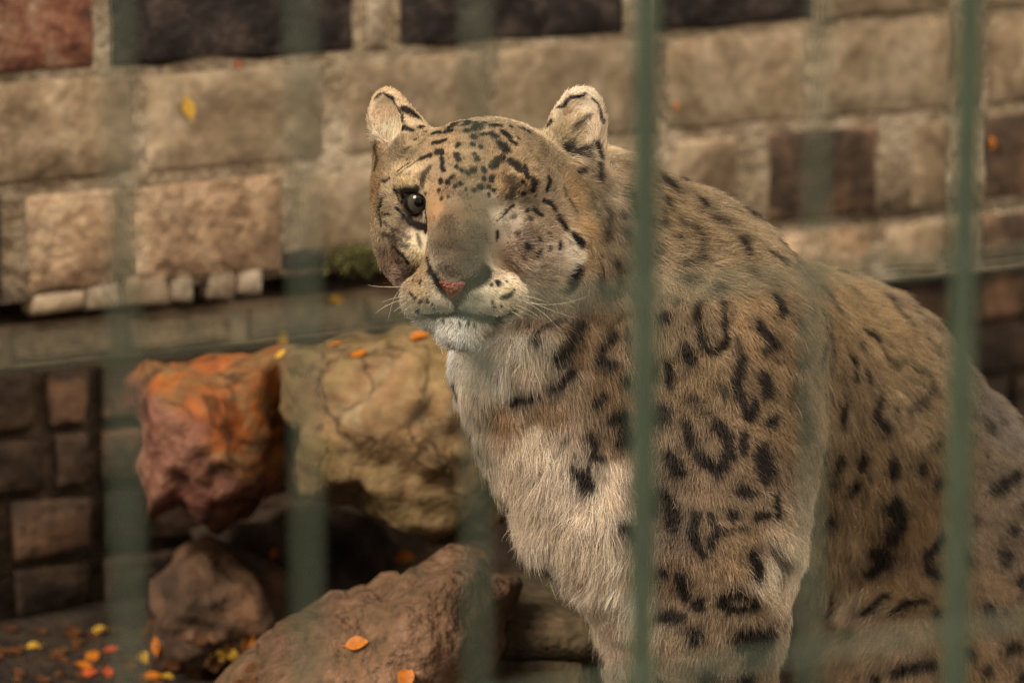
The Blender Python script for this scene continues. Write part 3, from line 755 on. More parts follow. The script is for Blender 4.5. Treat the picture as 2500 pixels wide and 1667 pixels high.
# ear rims and the dark fur at their feet
marks(850, 180, FS, '''150,140 190,112 240,150 285,215 300,300 w16; 300,190 350,220 385,240 w34; 310,290 350,310 w26; 150,400 160,470 150,520 w30s; 1100,230 1150,180 1220,130 1290,102 w20; 1340,130 1380,200 1385,270 w14; 1205,410 1245,440 1295,425 w74; 1240,300 1290,260 1320,230 w36s; 1360,380 1380,450 w40; 1365,500 1372,580 w34; 1250,545 1290,540 w26; 1090,290 1110,260 w24''')
B7 = 900/2352
marks(1100, 700, B7, '''830,250 745,395 690,480 w74; 725,190 605,258 530,330 w17; 550,365 w40; 1022,325 972,420 962,500 1040,510 w48; 1115,300 1130,410 w26s; 775,555 712,620 640,660 w54; 415,738 530,726 w36; 972,690 920,765 w46;
1035,855 1100,832 w62; 1105,900 1090,1000 1150,965 w70; 895,955 925,1015 900,1085 945,1095 w50; 822,1205 842,1262 850,1282 w74; 788,1165 w28; 862,1158 w28; 750,945 690,1070 w11s; 190,700 230,735 w30s;
1380,210 w74; 1600,110 1585,250 1620,360 1670,412 1740,355 1752,240 1745,110 w38; 1450,110 w50s; 1510,370 1532,485 w60; 1400,500 1415,625 w46; 1285,540 w80; 1130,600 w50; 1975,255 2040,338 2075,395 2010,412 w48; 2080,80 2110,190 w56;
1850,470 1828,600 1855,735 1908,835 1945,740 w56; 2000,595 2012,680 w74; 1720,650 1755,715 w48s; 1555,735 1625,795 w60s; 1345,810 w110; 1515,865 1532,1000 w60; 1680,870 1762,962 1782,1100 1738,1182 1640,1122 1588,1078 w58;
1870,960 1872,1055 w44; 2050,860 w72; 1400,1088 1455,1185 w74; 1988,1055 2012,1205 w74; 1880,1310 w76; 1815,330 1820,420 w36s; 2200,700 w80s; 2240,500 w70s; 2260,950 w80s; 2210,250 w70s; 2290,180 w60s''', boost=1.18)
B8 = 1000/2351
marks(1500, 1000, B8, '''280,495 342,600 320,670 w70; 170,470 215,560 w70; 60,680 120,720 w70; 70,200 60,90 w60; 240,60 w80; 470,600 445,690 482,790 515,825 w44; 545,605 590,700 560,770 w44; 690,610 w64; 640,722 742,690 w34; 815,622 880,600 w34; 760,480 w60; 915,495 935,600 w34;
788,830 825,940 w50; 920,830 985,905 w40s; 290,930 w50; 388,955 398,1065 w54; 480,1110 w76; 275,1180 372,1190 w74; 460,1300 w78; 622,1082 700,1042 782,1064 790,1122 702,1152 622,1112 w50; 740,1330 862,1318 802,1410 w96; 955,1262 w56s; 540,1540 w84; 760,1540 w80;
1280,300 w60; 1412,280 1400,330 w58; 1360,470 w54; 1590,305 1592,362 w44; 1750,340 w62; 1840,210 w44; 1220,640 w72; 1235,430 w44s; 1580,555 1625,640 1580,725 w92; 1502,800 1545,862 1460,935 w84; 1872,735 1800,832 1810,922 1862,962 w48; 1445,390 w40s; 1850,420 w50;
1562,1078 1482,1142 1430,1192 w40; 1600,1192 1682,1130 1772,1108 w46; 1850,1180 w60; 1265,1100 1240,1190 w44s; 2170,460 2242,430 2302,380 w56; 2140,110 w40s; 2222,80 w40s; 2280,700 w52; 2240,840 w72; 2150,1150 w62; 2242,1165 w42; 1360,1300 w44s; 2340,560 w50; 2060,640 w50s; 2000,860 w70; 2330,1000 w60;
1620,1520 1762,1482 1822,1470 w62; 2232,1392 2302,1372 w48; 2130,1500 w62; 2325,1535 w60; 1520,1560 w50; 2030,1400 w60; 1950,1480 w60''', boost=1.18)
B9 = 600/1568
marks(1400, 380, B9, '''590,180 600,200 w84; 590,310 w56; 575,430 w50s; 820,300 850,335 w50; 925,425 975,452 w48s; 705,430 800,478 822,570 832,670 725,712 w46s; 690,540 w42s; 1090,560 1102,645 w42; 1255,640 1322,695 w50; 1150,760 w62s; 750,790 w72s; 930,850 w70s; 670,950 w40s; 800,640 w44s;
190,380 205,525 w40s; 330,500 w50s; 310,395 w36s; 262,700 w46; 150,815 190,885 268,862 290,790 w52s; 235,50 w30; 380,270 425,400 w70s; 500,420 w60s; 560,600 w60s; 520,225 w40; 420,620 w50s; 400,900 w60s''', boost=1.15)
marks(1900, 600, B9, '''285,305 370,420 w46s; 480,318 560,372 w36s; 690,350 765,430 825,525 w44s; 850,420 940,500 w30s; 540,570 612,592 w48; 510,652 w38s; 702,652 w42s; 460,740 470,852 w42; 560,850 w58; 650,665 722,785 792,760 w36s; 870,800 952,850 962,940 902,1012 822,1062 w42s; 640,990 602,1102 662,1172 w50; 735,1050 w38s;
410,1020 400,1122 w54; 300,500 312,685 w40s; 1012,700 w44s; 960,640 w34s; 1000,550 w30s; 370,1370 w80; 522,1368 w80; 710,1370 732,1452 w56; 900,1425 w80; 990,1280 w58; 1345,1180 w42s; 1412,1130 w42s; 20,440 w62s; 340,1450 w46; 480,1540 w68; 120,180 w60s; 150,960 160,1100 w70s; 1300,900 w50s; 1400,900 w40s''', boost=1.15)
_ring = []
for a_ in np.linspace(0, 2*math.pi, 17):
    q_ = EYE + hr*.0165*math.cos(a_) + hu*.0115*math.sin(a_); h_ = bvh.find_nearest(Vector(q_ + hf*.006))
    _ring.append(np.array(h_[0]))
STROKES.append((np.array(_ring), .0030, 1.0))
# random rosettes on the side away from the photograph
_seen = np.concatenate([s[0] for s in STROKES])
_r = np.random.default_rng(3)
for i in _r.permutation(len(BV))[:9000]:
    if BV[i, 2] < .04: continue
    to = CAMP - BV[i]; to /= np.linalg.norm(to)
    vis = BN[i] @ to > 0.12 and 833.5 - 0 > -1 and (lambda q: 833.5 - (q @ nU)/(q @ nF)*FPX)(BV[i] - CAMP) < 1667
    if vis: continue
    if np.min(np.sum((_seen - BV[i])**2, 1)) < 0.045**2: continue
    STROKES.append((BV[i][None, :], _r.uniform(.010, .017), .9)); _seen = np.concatenate([_seen, BV[i][None, :]])

def vnoise(p, f, seed):
    """cheap smooth noise for many points: summed sines in random directions"""
    g = np.random.default_rng(seed); out = np.zeros(len(p))
    for _ in range(6):
        d = g.normal(size=3); d /= np.linalg.norm(d)
        out += np.sin(p @ d*f*g.uniform(.6, 1.6) + g.uniform(0, 6.28))
    return out/3.0

# guide points for coat colour, hair length and hair direction, all on the body
def on(u, v, x0=0, y0=0, s=1): return on_body(x0 + u*s, y0 + v*s)
def fc(x, y): return on_body(850 + x*FS, 180 + y*FS)
CG = [  # place on the body, colour
 (fc(550, 400), (0.366, 0.258, 0.148)), (fc(900, 550), (0.387, 0.274, 0.160)), (fc(650, 500), (0.344, 0.247, 0.148)), (fc(300, 420), (0.355, 0.264, 0.155)), (fc(1050, 450), (0.376, 0.280, 0.172)), (fc(1250, 650), (0.430, 0.296, 0.155)),
 (fc(470, 720), (0.387, 0.236, 0.125)), (fc(600, 780), (0.190, 0.135, 0.080)), (fc(680, 820), (0.250, 0.196, 0.133)), (fc(560, 900), (0.120, 0.086, 0.056)), (fc(620, 1000), (0.100, 0.074, 0.050)), (fc(700, 950), (0.150, 0.115, 0.078)), (fc(560, 1080), (0.150, 0.118, 0.085)),
 (fc(290, 560), (0.540, 0.420, 0.271)), (fc(240, 680), (0.540, 0.426, 0.285)), (fc(370, 950), (0.639, 0.527, 0.353)), (fc(300, 840), (0.250, 0.181, 0.127)), (fc(250, 950), (0.220, 0.155, 0.100)), (fc(160, 640), (0.387, 0.241, 0.119)), (fc(280, 1060), (0.409, 0.274, 0.201)), (fc(390, 1080), (0.409, 0.296, 0.178)),
 (fc(850, 760), (0.565, 0.502, 0.407)), (fc(880, 830), (0.323, 0.258, 0.196)), (fc(1000, 850), (0.259, 0.191, 0.133)), (fc(950, 960), (0.323, 0.236, 0.166)), (fc(850, 1060), (0.387, 0.285, 0.190)), (fc(1100, 850), (0.366, 0.274, 0.184)), (fc(1090, 1030), (0.688, 0.564, 0.461)), (fc(1200, 980), (0.676, 0.552, 0.447)), (fc(1000, 1090), (0.737, 0.614, 0.509)), (fc(1130, 1180), (0.639, 0.539, 0.407)),
 (fc(1280, 850), (0.516, 0.364, 0.197)), (fc(1300, 1000), (0.430, 0.319, 0.196)), (fc(870, 560), (0.516, 0.364, 0.210)), (fc(880, 480), (0.430, 0.319, 0.190)),
 (fc(400, 1190), (0.565, 0.452, 0.312)), (fc(500, 1240), (0.688, 0.627, 0.515)), (fc(700, 1230), (0.540, 0.502, 0.407)), (fc(850, 1180), (0.589, 0.502, 0.367)), (fc(930, 1150), (0.712, 0.590, 0.447)), (fc(620, 1420), (0.845, 0.843, 0.806)), (fc(560, 1450), (0.845, 0.843, 0.806)), (fc(720, 1420), (0.845, 0.843, 0.806)), (fc(600, 1340), (0.676, 0.653, 0.570)),
 (fc(200, 220), (0.565, 0.426, 0.285)), (fc(215, 310), (0.737, 0.627, 0.475)), (fc(160, 430), (0.366, 0.247, 0.137)), (fc(1300, 180), (0.688, 0.577, 0.447)), (fc(1250, 250), (0.639, 0.514, 0.367)), (fc(1340, 300), (0.676, 0.564, 0.435)), (fc(1180, 350), (0.516, 0.414, 0.258)), (fc(1340, 230), (0.589, 0.476, 0.367)),
 (on(1480, 560), (0.302, 0.239, 0.156)), (on(1440, 500), (0.319, 0.252, 0.164)), (on(1530, 640), (0.286, 0.231, 0.152)), (on(1680, 560), (0.336, 0.248, 0.147)), (on(1760, 620), (0.370, 0.286, 0.178)), (on(1620, 470), (0.336, 0.244, 0.142)),
 (on(1250, 850), (0.899, 0.764, 0.620)), (on(1200, 900), (0.874, 0.743, 0.603)), (on(1180, 800), (0.480, 0.360, 0.265)), (on(1300, 780), (0.386, 0.286, 0.205)), (on(1330, 860), (0.691, 0.587, 0.477)), (on(1230, 1010), (0.386, 0.256, 0.152)), (on(1330, 1010), (0.370, 0.252, 0.152)), (on(1400, 830), (0.353, 0.227, 0.125)), (on(1450, 760), (0.336, 0.227, 0.129)), (on(1480, 960), (0.353, 0.239, 0.142)),
 (on(1280, 1150), (0.899, 0.764, 0.620)), (on(1400, 1250), (0.921, 0.783, 0.636)), (on(1450, 1350), (0.921, 0.783, 0.636)), (on(1500, 1460), (0.737, 0.626, 0.508)), (on(1480, 1160), (0.668, 0.568, 0.461)), (on(1500, 1080), (0.386, 0.269, 0.164)), (on(1300, 1080), (0.668, 0.568, 0.461)),
 (on(1640, 820), (0.319, 0.239, 0.147)), (on(1700, 950), (0.319, 0.227, 0.134)), (on(1800, 1100), (0.302, 0.210, 0.129)), (on(1680, 1180), (0.319, 0.227, 0.152)), (on(1650, 1300), (0.286, 0.210, 0.147)), (on(1800, 1330), (0.336, 0.239, 0.147)), (on(1650, 1420), (0.319, 0.218, 0.134)), (on(1800, 1500), (0.353, 0.252, 0.156)), (on(1700, 1600), (0.302, 0.227, 0.147)), (on(1900, 1400), (0.691, 0.587, 0.477)), (on(1920, 1500), (0.644, 0.548, 0.445)), (on(1870, 1000), (0.336, 0.231, 0.134)), (on(1860, 800), (0.353, 0.244, 0.142)),
 (on(2100, 760), (0.378, 0.273, 0.152)), (on(2180, 850), (0.370, 0.269, 0.152)), (on(2050, 900), (0.353, 0.252, 0.147)), (on(2280, 820), (0.302, 0.227, 0.147)), (on(2250, 1000), (0.353, 0.260, 0.156)), (on(2100, 1150), (0.319, 0.223, 0.129)), (on(2200, 1300), (0.319, 0.210, 0.116)), (on(2300, 1200), (0.286, 0.197, 0.111)), (on(2150, 1400), (0.353, 0.235, 0.134)), (on(2050, 1480), (0.520, 0.400, 0.276)), (on(2000, 1400), (0.386, 0.302, 0.196)),
 (on(2440, 1050), (0.252, 0.210, 0.170)), (on(2450, 1150), (0.269, 0.210, 0.152)), (on(2420, 1300), (0.252, 0.185, 0.125)), (on(2430, 1500), (0.252, 0.176, 0.116)), (on(2150, 1600), (0.500, 0.370, 0.244)), (on(2050, 1630), (0.520, 0.400, 0.276)), (on(2350, 1600), (0.302, 0.202, 0.107))]
CG += [(fc(640, 690), (.24, .18, .115)), (fc(560, 800), (.19, .135, .085)), (fc(660, 860), (.17, .132, .088)), (fc(720, 880), (.18, .145, .10)), (fc(690, 1040), (.14, .11, .078)), (fc(1150, 1080), (.80, .68, .54)), (fc(1000, 1070), (.78, .66, .53)), (fc(1210, 1000), (.72, .60, .47)), (fc(1080, 1000), (.66, .54, .42)), (on(1220, 835), (0.905, 0.769, 0.625)), (on(1300, 870), (0.884, 0.751, 0.610)), (on(1240, 925), (0.864, 0.734, 0.596)), (on(1330, 1180), (0.925, 0.787, 0.639)), (on(1400, 1330), (0.925, 0.787, 0.639)), (fc(600, 1400), (0.880, 0.860, 0.760)), (fc(540, 1390), (0.860, 0.820, 0.720)), (fc(680, 1400), (0.860, 0.820, 0.720)), (fc(860, 745), (0.550, 0.470, 0.350)), (fc(300, 610), (0.520, 0.400, 0.240)), (fc(215, 760), (0.500, 0.400, 0.260)), (fc(1150, 1000), (0.700, 0.580, 0.460)), (fc(1050, 1120), (0.740, 0.620, 0.480))]
CP = np.array([c[0] for c in CG]); CC = np.array([c[1] for c in CG]); CC = CC*((CC.mean(1)/.27)**.28)[:, None]; CC *= np.minimum(1, .88/CC.max(1))[:, None]
def fd(u, v): return u, v
DG = []   # place, direction in the picture (right, up), hair length, lift
def dg(p, dx, dy, L, lift=.35): DG.append((p, nR*dx + nU*dy - vT*0.25, L, lift))
for (x, y, dx, dy, L, li) in ((580, 1090, 0, 1, .006, .6), (580, 980, 0, 1, .006, .5), (600, 850, 0, 1, .007, .45), (650, 700, 0, 1, .006, .3), (500, 700, -.3, 1, .006, .3), (640, 500, 0, 1, .008, .3), (640, 300, 0, 1, .010, .35), (420, 420, -.5, 1, .009, .3), (860, 420, .5, 1, .010, .3),
        (1050, 420, .9, .8, .012, .35), (250, 520, -.8, .7, .010, .35), (300, 580, -.3, .8, .008, .3), (880, 620, .4, .9, .008, .3), (230, 780, -1, -.1, .010, .35), (170, 640, -1, .1, .014, .4), (170, 900, -1, -.4, .014, .45), (250, 1050, -1, -.5, .012, .4), (380, 900, -.5, -.4, .007, .3),
        (850, 820, .6, .3, .007, .3), (1000, 820, 1, .1, .010, .3), (1000, 1000, 1, -.3, .013, .35), (1150, 900, 1, -.1, .014, .35), (1200, 1050, 1, -.4, .020, .4), (1280, 750, 1, .2, .016, .35), (1320, 950, .9, -.6, .020, .4), (1150, 600, 1, .5, .012, .35),
        (400, 1150, -.9, -.3, .007, .35), (480, 1240, -.5, -.8, .007, .4), (700, 1230, .3, -.9, .007, .4), (850, 1160, .9, -.4, .008, .35), (930, 1220, .8, -.7, .010, .4), (600, 1330, 0, -.6, .010, .7), (540, 1420, -.45, -1, .020, .75), (620, 1440, 0, -1, .022, .75), (720, 1420, .45, -1, .020, .75), (770, 1000, .6, .2, .005, .3),
        (200, 200, .05, 1, .007, .3), (210, 320, .3, .9, .014, .5), (150, 400, -.3, -.6, .009, .4), (350, 230, .3, 1, .010, .45), (1300, 200, .4, .9, .008, .3), (1230, 320, .8, .6, .022, .5), (1330, 340, -.3, .9, .016, .5), (1250, 440, .7, -.3, .016, .4), (1130, 240, -.2, 1, .010, .4)):
    dg(fc(x, y), dx, dy, L*(.62 if y < 1100 and L < .011 else .85), li)
for (u, v, dx, dy, L, li) in ((1480, 520, .5, -.9, .026, .4), (1560, 440, .9, -.2, .026, .4), (1520, 640, .5, -.9, .028, .4), (1450, 720, .2, -1, .030, .4), (1640, 520, .9, -.5, .026, .4), (1780, 600, .9, -.6, .026, .4), (1950, 680, 1, -.4, .028, .4), (2150, 760, 1, -.5, .030, .4), (2300, 900, .8, -.8, .030, .4), (2440, 1030, .7, -.9, .030, .4),
        (1680, 760, .4, -.9, .024, .4), (1850, 850, .6, -.8, .026, .4), (1700, 1000, .25, -1, .020, .4), (1850, 1050, .5, -.8, .022, .4), (1680, 1250, .15, -1, .017, .4), (1820, 1300, .5, -.8, .022, .4), (1900, 1420, .5, -1, .030, .4), (1700, 1500, 0, -1, .015, .4), (1700, 1640, 0, -1, .014, .4), (2050, 1000, .5, -.9, .028, .4), (2200, 1150, .4, -.9, .028, .4),
        (2030, 1350, .1, -1, .034, .4), (2300, 1350, .2, -1, .026, .4), (2100, 1550, -.3, -1, .034, .45), (2350, 1550, 0, -1, .024, .4), (2450, 1300, .3, -1, .026, .4),
        (1180, 830, -.1, -1, .030, .4), (1260, 850, .0, -1, .040, .35), (1320, 800, .2, -1, .034, .35), (1230, 980, .1, -1, .034, .4), (1220, 1100, -.1, -1, .036, .45), (1330, 1000, .15, -1, .028, .35), (1400, 900, .2, -1, .028, .35), (1320, 1200, -.2, -1, .044, .4), (1300, 1250, -.5, -1, .044, .5), (1430, 1280, -.1, -1, .040, .35), (1450, 1400, -.3, -1, .044, .45), (1520, 1480, -.2, -1, .036, .4), (1500, 1100, 0, -1, .026, .35), (1560, 1250, .1, -1, .022, .35)):
    dg(on(u, v), dx, dy, L*.70, li*1.25)
DP = np.array([d[0] for d in DG]); DV = np.array([d[1]/np.linalg.norm(d[1]) for d in DG]); DL = np.array([d[2] for d in DG]); DLi = np.array([d[3] for d in DG])

def idw(p, C, vals, pw=2.0, eps=1e-5, chunk=60000):
    out = np.zeros((len(p), vals.shape[1])); Cf = C.astype(np.float32)
    c2 = (Cf**2).sum(1)
    for i in range(0, len(p), chunk):
        q = p[i:i + chunk].astype(np.float32)
        d2 = np.maximum((q**2).sum(1)[:, None] - 2*q @ Cf.T + c2[None, :], 0) + eps
        w = 1.0/d2**pw
        out[i:i + chunk] = (w @ vals.astype(np.float32))/w.sum(1)[:, None]
    return out

def darkness(p, jit):
    """0 on plain coat .. 1 inside a marking"""
    q = p + np.stack([vnoise(p, 420, 1), vnoise(p, 420, 2), vnoise(p, 420, 3)], 1)*0.0011 + np.stack([vnoise(p, 140, 4), vnoise(p, 140, 5), vnoise(p, 140, 6)], 1)*(0.0022*np.clip((np.linalg.norm(p - HC, axis=1) - .13)/.05, 0, 1))[:, None]
    dk = np.zeros(len(p))
    order = np.argsort(q[:, 0]); xs = q[order, 0]
    for pts, w, st in STROKES:
        m = w*1.6 + .004
        i0, i1 = np.searchsorted(xs, [pts[:, 0].min() - m, pts[:, 0].max() + m])
        ids = order[i0:i1]; qq = q[ids]
        ok = (qq[:, 2] > pts[:, 2].min() - m) & (qq[:, 2] < pts[:, 2].max() + m) & (qq[:, 1] > pts[:, 1].min() - m*1.5) & (qq[:, 1] < pts[:, 1].max() + m*1.5)
        ids = ids[ok]; qq = qq[ok]
        if not len(ids): continue
        if len(pts) == 1: d = np.linalg.norm(qq - pts[0], axis=1)
        else:
            d = np.full(len(qq), 9.0)
            for a, b in zip(pts[:-1], pts[1:]):
                ba = b - a; t = np.clip((qq - a) @ ba/(ba @ ba + 1e-12), 0, 1)
                d = np.minimum(d, np.linalg.norm(qq - a - t[:, None]*ba, axis=1))
        ww = max(w, .0011); e = max((.22 if ww < .0045 else .34)*ww, .0008)*(1.6 if st < .9 else 1)
        x = np.clip((ww + e - d - jit[ids]*e*.7)/(2*e), 0, 1)
        dk[ids] = np.maximum(dk[ids], x*x*(3 - 2*x)*st)
    return dk
DARK = np.array((.016, .0115, .0105))
def coat_base(p):
    base = idw(p + np.stack([vnoise(p, 120, 61), vnoise(p, 120, 62), vnoise(p, 120, 63)], 1)*.0035, CP, CC, 1.9, 2.5e-5)
    mott = 1 + .13*vnoise(p, 45, 11) + .13*vnoise(p, 150, 12)
    base = base*mott[:, None]
    gr = np.clip(.5 + .5*vnoise(p, 60, 13), 0, 1)[:, None]*np.array((.0, .03, .10))
    base = base*(1 + gr - .04)
    return base
def coat(p, jit):
    k = np.clip(darkness(p, jit), 0, 1)[:, None]
    return coat_base(p)*(1 - k) + DARK*k

# ---- skin mesh with the same coat underneath
leopard = bpy.data.objects.new('snow_leopard', None); COL.objects.link(leopard)
_c = BV[BV[:, 2] < .08]; LOC = np.array((_c[:, 0].mean(), _c[:, 1].mean(), 0.0)); leopard.location = LOC
tag(leopard, 'one-eyed snow leopard with spotted tan coat and cream chest sitting behind the fence', 'snow leopard')
me = bpy.data.meshes.new('body'); me.from_pydata((BV - LOC).tolist(), [], BF.tolist())
me.polygons.foreach_set('use_smooth', np.ones(len(me.polygons), dtype=bool)); me.update()
skin_col = coat(BV, np.zeros(len(BV)))*.8
ca = me.color_attributes.new('coat', 'FLOAT_COLOR', 'POINT')
ca.data.foreach_set('color', np.concatenate([skin_col, np.ones((len(BV), 1))], 1).astype(np.float32).ravel())
M_skin = bpy.data.materials.new('spotted_hide'); M_skin.use_nodes = True
_n = M_skin.node_tree.nodes; _l = M_skin.node_tree.links
_a = _n.new('ShaderNodeAttribute'); _a.attribute_name = 'coat'
_l.new(_a.outputs['Color'], _n['Principled BSDF'].inputs['Base Color']); _n['Principled BSDF'].inputs['Roughness'].default_value = .9; _n['Principled BSDF'].inputs['Specular IOR Level'].default_value = .1
body = obj('body', me, M_skin, leopard)

# ---- fur
NH = 900000
tri = np.concatenate([BF[:, [0, 1, 2]], BF[:, [0, 2, 3]]])
A, B_, C_ = BV[tri[:, 0]], BV[tri[:, 1]], BV[tri[:, 2]]
area = np.linalg.norm(np.cross(B_ - A, C_ - A), axis=1)*.5
cen = (A + B_ + C_)/3; nrm = BN[tri].mean(1)
tocam = CAMP - cen; tocam /= np.linalg.norm(tocam, axis=1)[:, None]
fac = (nrm*tocam).sum(1)
hd = np.linalg.norm(cen - Hd(0, -.01, .03), axis=1)
headw = 1/(1 + np.exp((hd - .125)/.012))
low = (lambda q: 833.5 - (q @ nU)/(q @ nF)*FPX)(cen - CAMP)
wgt = area*(1 + 7.5*headw)*np.where(fac > -.25, 1.0, .28)*np.where(low > 1800, .25, 1.0)
g = np.random.default_rng(21)
pick = np.searchsorted(np.cumsum(wgt)/wgt.sum(), g.random(NH)); pick = np.minimum(pick, len(tri) - 1)
r1, r2 = np.sqrt(g.random(NH)), g.random(NH)
bary = np.stack([1 - r1, r1*(1 - r2), r1*r2], 1)
root = (BV[tri[pick]]*bary[:, :, None]).sum(1)
nor = (BN[tri[pick]]*bary[:, :, None]).sum(1); nor /= np.linalg.norm(nor, axis=1)[:, None]
hw = headw[pick]
vals = idw(root, DP, np.concatenate([DV, DL[:, None], DLi[:, None]], 1), 2.2)
flow, length, lift = vals[:, :3], vals[:, 3], vals[:, 4]
# bare eye and nose
NOSE = on_body(1108, 705)
keep = (np.linalg.norm((root - EYE - hf*.008), axis=1) > .0150) & (np.linalg.norm(root - NOSE, axis=1) > .0085)
root, nor, hw, flow, length, lift = (x[keep] for x in (root, nor, hw, flow, length, lift)); n = len(root)
wav = np.stack([vnoise(root, 95, 31), vnoise(root, 95, 32), vnoise(root, 95, 33)], 1)
wav2 = np.stack([vnoise(root, 260, 34), vnoise(root, 260, 35), vnoise(root, 260, 36)], 1)
flow = flow/np.maximum(np.linalg.norm(flow, axis=1), 1e-6)[:, None] + .12*wav + .16*wav2 + .28*g.normal(size=(n, 3))
tang = flow - (flow*nor).sum(1)[:, None]*nor
tang /= np.maximum(np.linalg.norm(tang, axis=1), 1e-6)[:, None]
length = length*g.uniform(.55, 1.15, n)*(1 + .20*vnoise(root, 130, 37) + .22*vnoise(root, 330, 39))
guard = g.random(n) < .03; length = np.where(guard, length*1.3, length)
lift = np.clip(lift + .12*g.normal(size=n) + .10*vnoise(root, 150, 38) + .14*vnoise(root, 340, 40), .08, 1.3)
d0 = tang + nor*(lift*1.5)[:, None]; d0 /= np.linalg.norm(d0, axis=1)[:, None]
d1 = tang + nor*(lift*.25)[:, None]; d1[:, 2] -= .18*np.clip(length/.03, 0, 1.5); d1 /= np.linalg.norm(d1, axis=1)[:, None]
NP = 4
pts = np.zeros((n, NP, 3)); pts[:, 0] = root - nor*.001
for i in range(1, NP):
    t = (i - .5)/(NP - 1); d = d0*(1 - t) + d1*t; d /= np.linalg.norm(d, axis=1)[:, None]
    pts[:, i] = pts[:, i - 1] + d*(length/(NP - 1))[:, None]
# clumping: tips gather towards the tip of a leader hair nearby
from mathutils.kdtree import KDTree
nl = n//14
lead = g.permutation(n)[:nl]
kd = KDTree(nl)
for j, i in enumerate(lead): kd.insert(root[i], j)
kd.balance()
near = np.array([lead[kd.find(r)[1]] for r in root])
cl = (np.clip(length/.03, .1, 1.0)*.34*g.uniform(.3, 1.1, n))
for i in range(1, NP):
    w = cl*(i/(NP - 1))**1.3
    pts[:, i] += (pts[near, i] - pts[:, i])*w[:, None]*.8
jit = g.normal(size=n)
col = coat_base(root + tang*(length*.4)[:, None])
col *= np.clip(1 + (.13 + .11*hw)*g.normal(size=n) + (.10 + .06*hw)*g.normal(size=n)[near] + .08*vnoise(root, 420, 51), .4, 1.7)[:, None]
pale = (g.random(n) < .05)
col = np.where(pale[:, None], np.minimum(col*1.35 + .01, .85), col)
dks = [None]
for i in range(1, NP):                                        # markings are read where each stretch of hair lies
    q = pts[:, i]; q = q - nor*((q - root)*nor).sum(1)[:, None]
    dks.append(np.clip(darkness(q, jit), 0, 1))
dks[0] = dks[1]
wid = np.where(hw > .5, .00027, .00024)*g.uniform(.75, 1.25, n)
hc = bpy.data.hair_curves.new('fur'); hc.add_curves([NP]*n)
hc.attributes['position'].data.foreach_set('vector', (pts - LOC).astype(np.float32).ravel())
ra = hc.attributes.get('radius') or hc.attributes.new('radius', 'FLOAT', 'POINT')
prof = np.array([1.0, .95, .7, .12])
ra.data.foreach_set('value', (wid[:, None]*prof[None, :]).astype(np.float32).ravel())
col4 = np.stack([np.clip(col, 0, .9)*(1 - k[:, None]) + DARK*k[:, None] for k in dks], 1)
hcol = hc.attributes.new('hair_color', 'FLOAT_COLOR', 'POINT')
hcol.data.foreach_set('color', np.concatenate([col4, np.ones((n, NP, 1))], 2).astype(np.float32).ravel())
M_fur = bpy.data.materials.new('fur'); M_fur.use_nodes = True
_n = M_fur.node_tree.nodes; _l = M_fur.node_tree.links; _n.clear()
_o = _n.new('ShaderNodeOutputMaterial'); _a = _n.new('ShaderNodeAttribute'); _a.attribute_name = 'hair_color'
_d = _n.new('ShaderNodeBsdfDiffuse'); _t = _n.new('ShaderNodeBsdfTranslucent'); _gl = _n.new('ShaderNodeBsdfGlossy'); _gl.inputs['Roughness'].default_value = .45
_gl.inputs['Color'].default_value = (.9, .85, .8, 1)
_m1 = _n.new('ShaderNodeMixShader'); _m1.inputs[0].default_value = .38; _m2 = _n.new('ShaderNodeMixShader'); _m2.inputs[0].default_value = .025
_l.new(_a.outputs['Color'], _d.inputs['Color']); _l.new(_a.outputs['Color'], _t.inputs['Color'])
_l.new(_d.outputs[0], _m1.inputs[1]); _l.new(_t.outputs[0], _m1.inputs[2]); _l.new(_m1.outputs[0], _m2.inputs[1]); _l.new(_gl.outputs[0], _m2.inputs[2]); _l.new(_m2.outputs[0], _o.inputs[0])
hc.materials.append(M_fur)
fur = bpy.data.objects.new('fur', hc); COL.objects.link(fur); fur.parent = leopard; fur['kind'] = 'stuff'

# ---- eye
M_eye = bpy.data.materials.new('eye'); M_eye.use_nodes = True
_n = M_eye.node_tree.nodes; _l = M_eye.node_tree.links; _b = _n['Principled BSDF']
_b.inputs['Roughness'].default_value = .05; _b.inputs['Specular IOR Level'].default_value = .3
_tc = _n.new('ShaderNodeTexCoord'); _sp = _n.new('ShaderNodeSeparateXYZ'); _l.new(_tc.outputs['Object'], _sp.inputs[0])
def vmath(op, a, b=None):
    q = _n.new('ShaderNodeMath'); q.operation = op
    for i, x in enumerate((a, b)):
        if x is None: continue
        if isinstance(x, (int, float)): q.inputs[i].default_value = x
        else: _l.new(x, q.inputs[i])
    return q.outputs[0]
_rr = vmath('SQRT', vmath('ADD', vmath('MULTIPLY', _sp.outputs['X'], _sp.outputs['X']), vmath('MULTIPLY', _sp.outputs['Y'], _sp.outputs['Y'])))
_rm = _n.new('ShaderNodeValToRGB'); _e = _rm.color_ramp.elements
_nz = _n.new('ShaderNodeTexNoise'); _nz.inputs['Scale'].default_value = 700; _l.new(_tc.outputs['Object'], _nz.inputs['Vector'])
_l.new(vmath('ADD', vmath('DIVIDE', _rr, .016), vmath('MULTIPLY', vmath('SUBTRACT', _nz.outputs['Fac'], .5), .06)), _rm.inputs['Fac'])
while len(_e) < 6: _e.new(.5)
for e_, (p_, c_) in zip(_e, ((0, (.002, .002, .002)), (.27, (.002, .002, .002)), (.30, (.034, .031, .022)), (.62, (.058, .053, .040)), (.72, (.008, .006, .005)), (1, (.012, .009, .008)))):
    e_.position = p_; e_.color = (*c_, 1)
_l.new(_rm.outputs[0], _b.inputs['Base Color'])
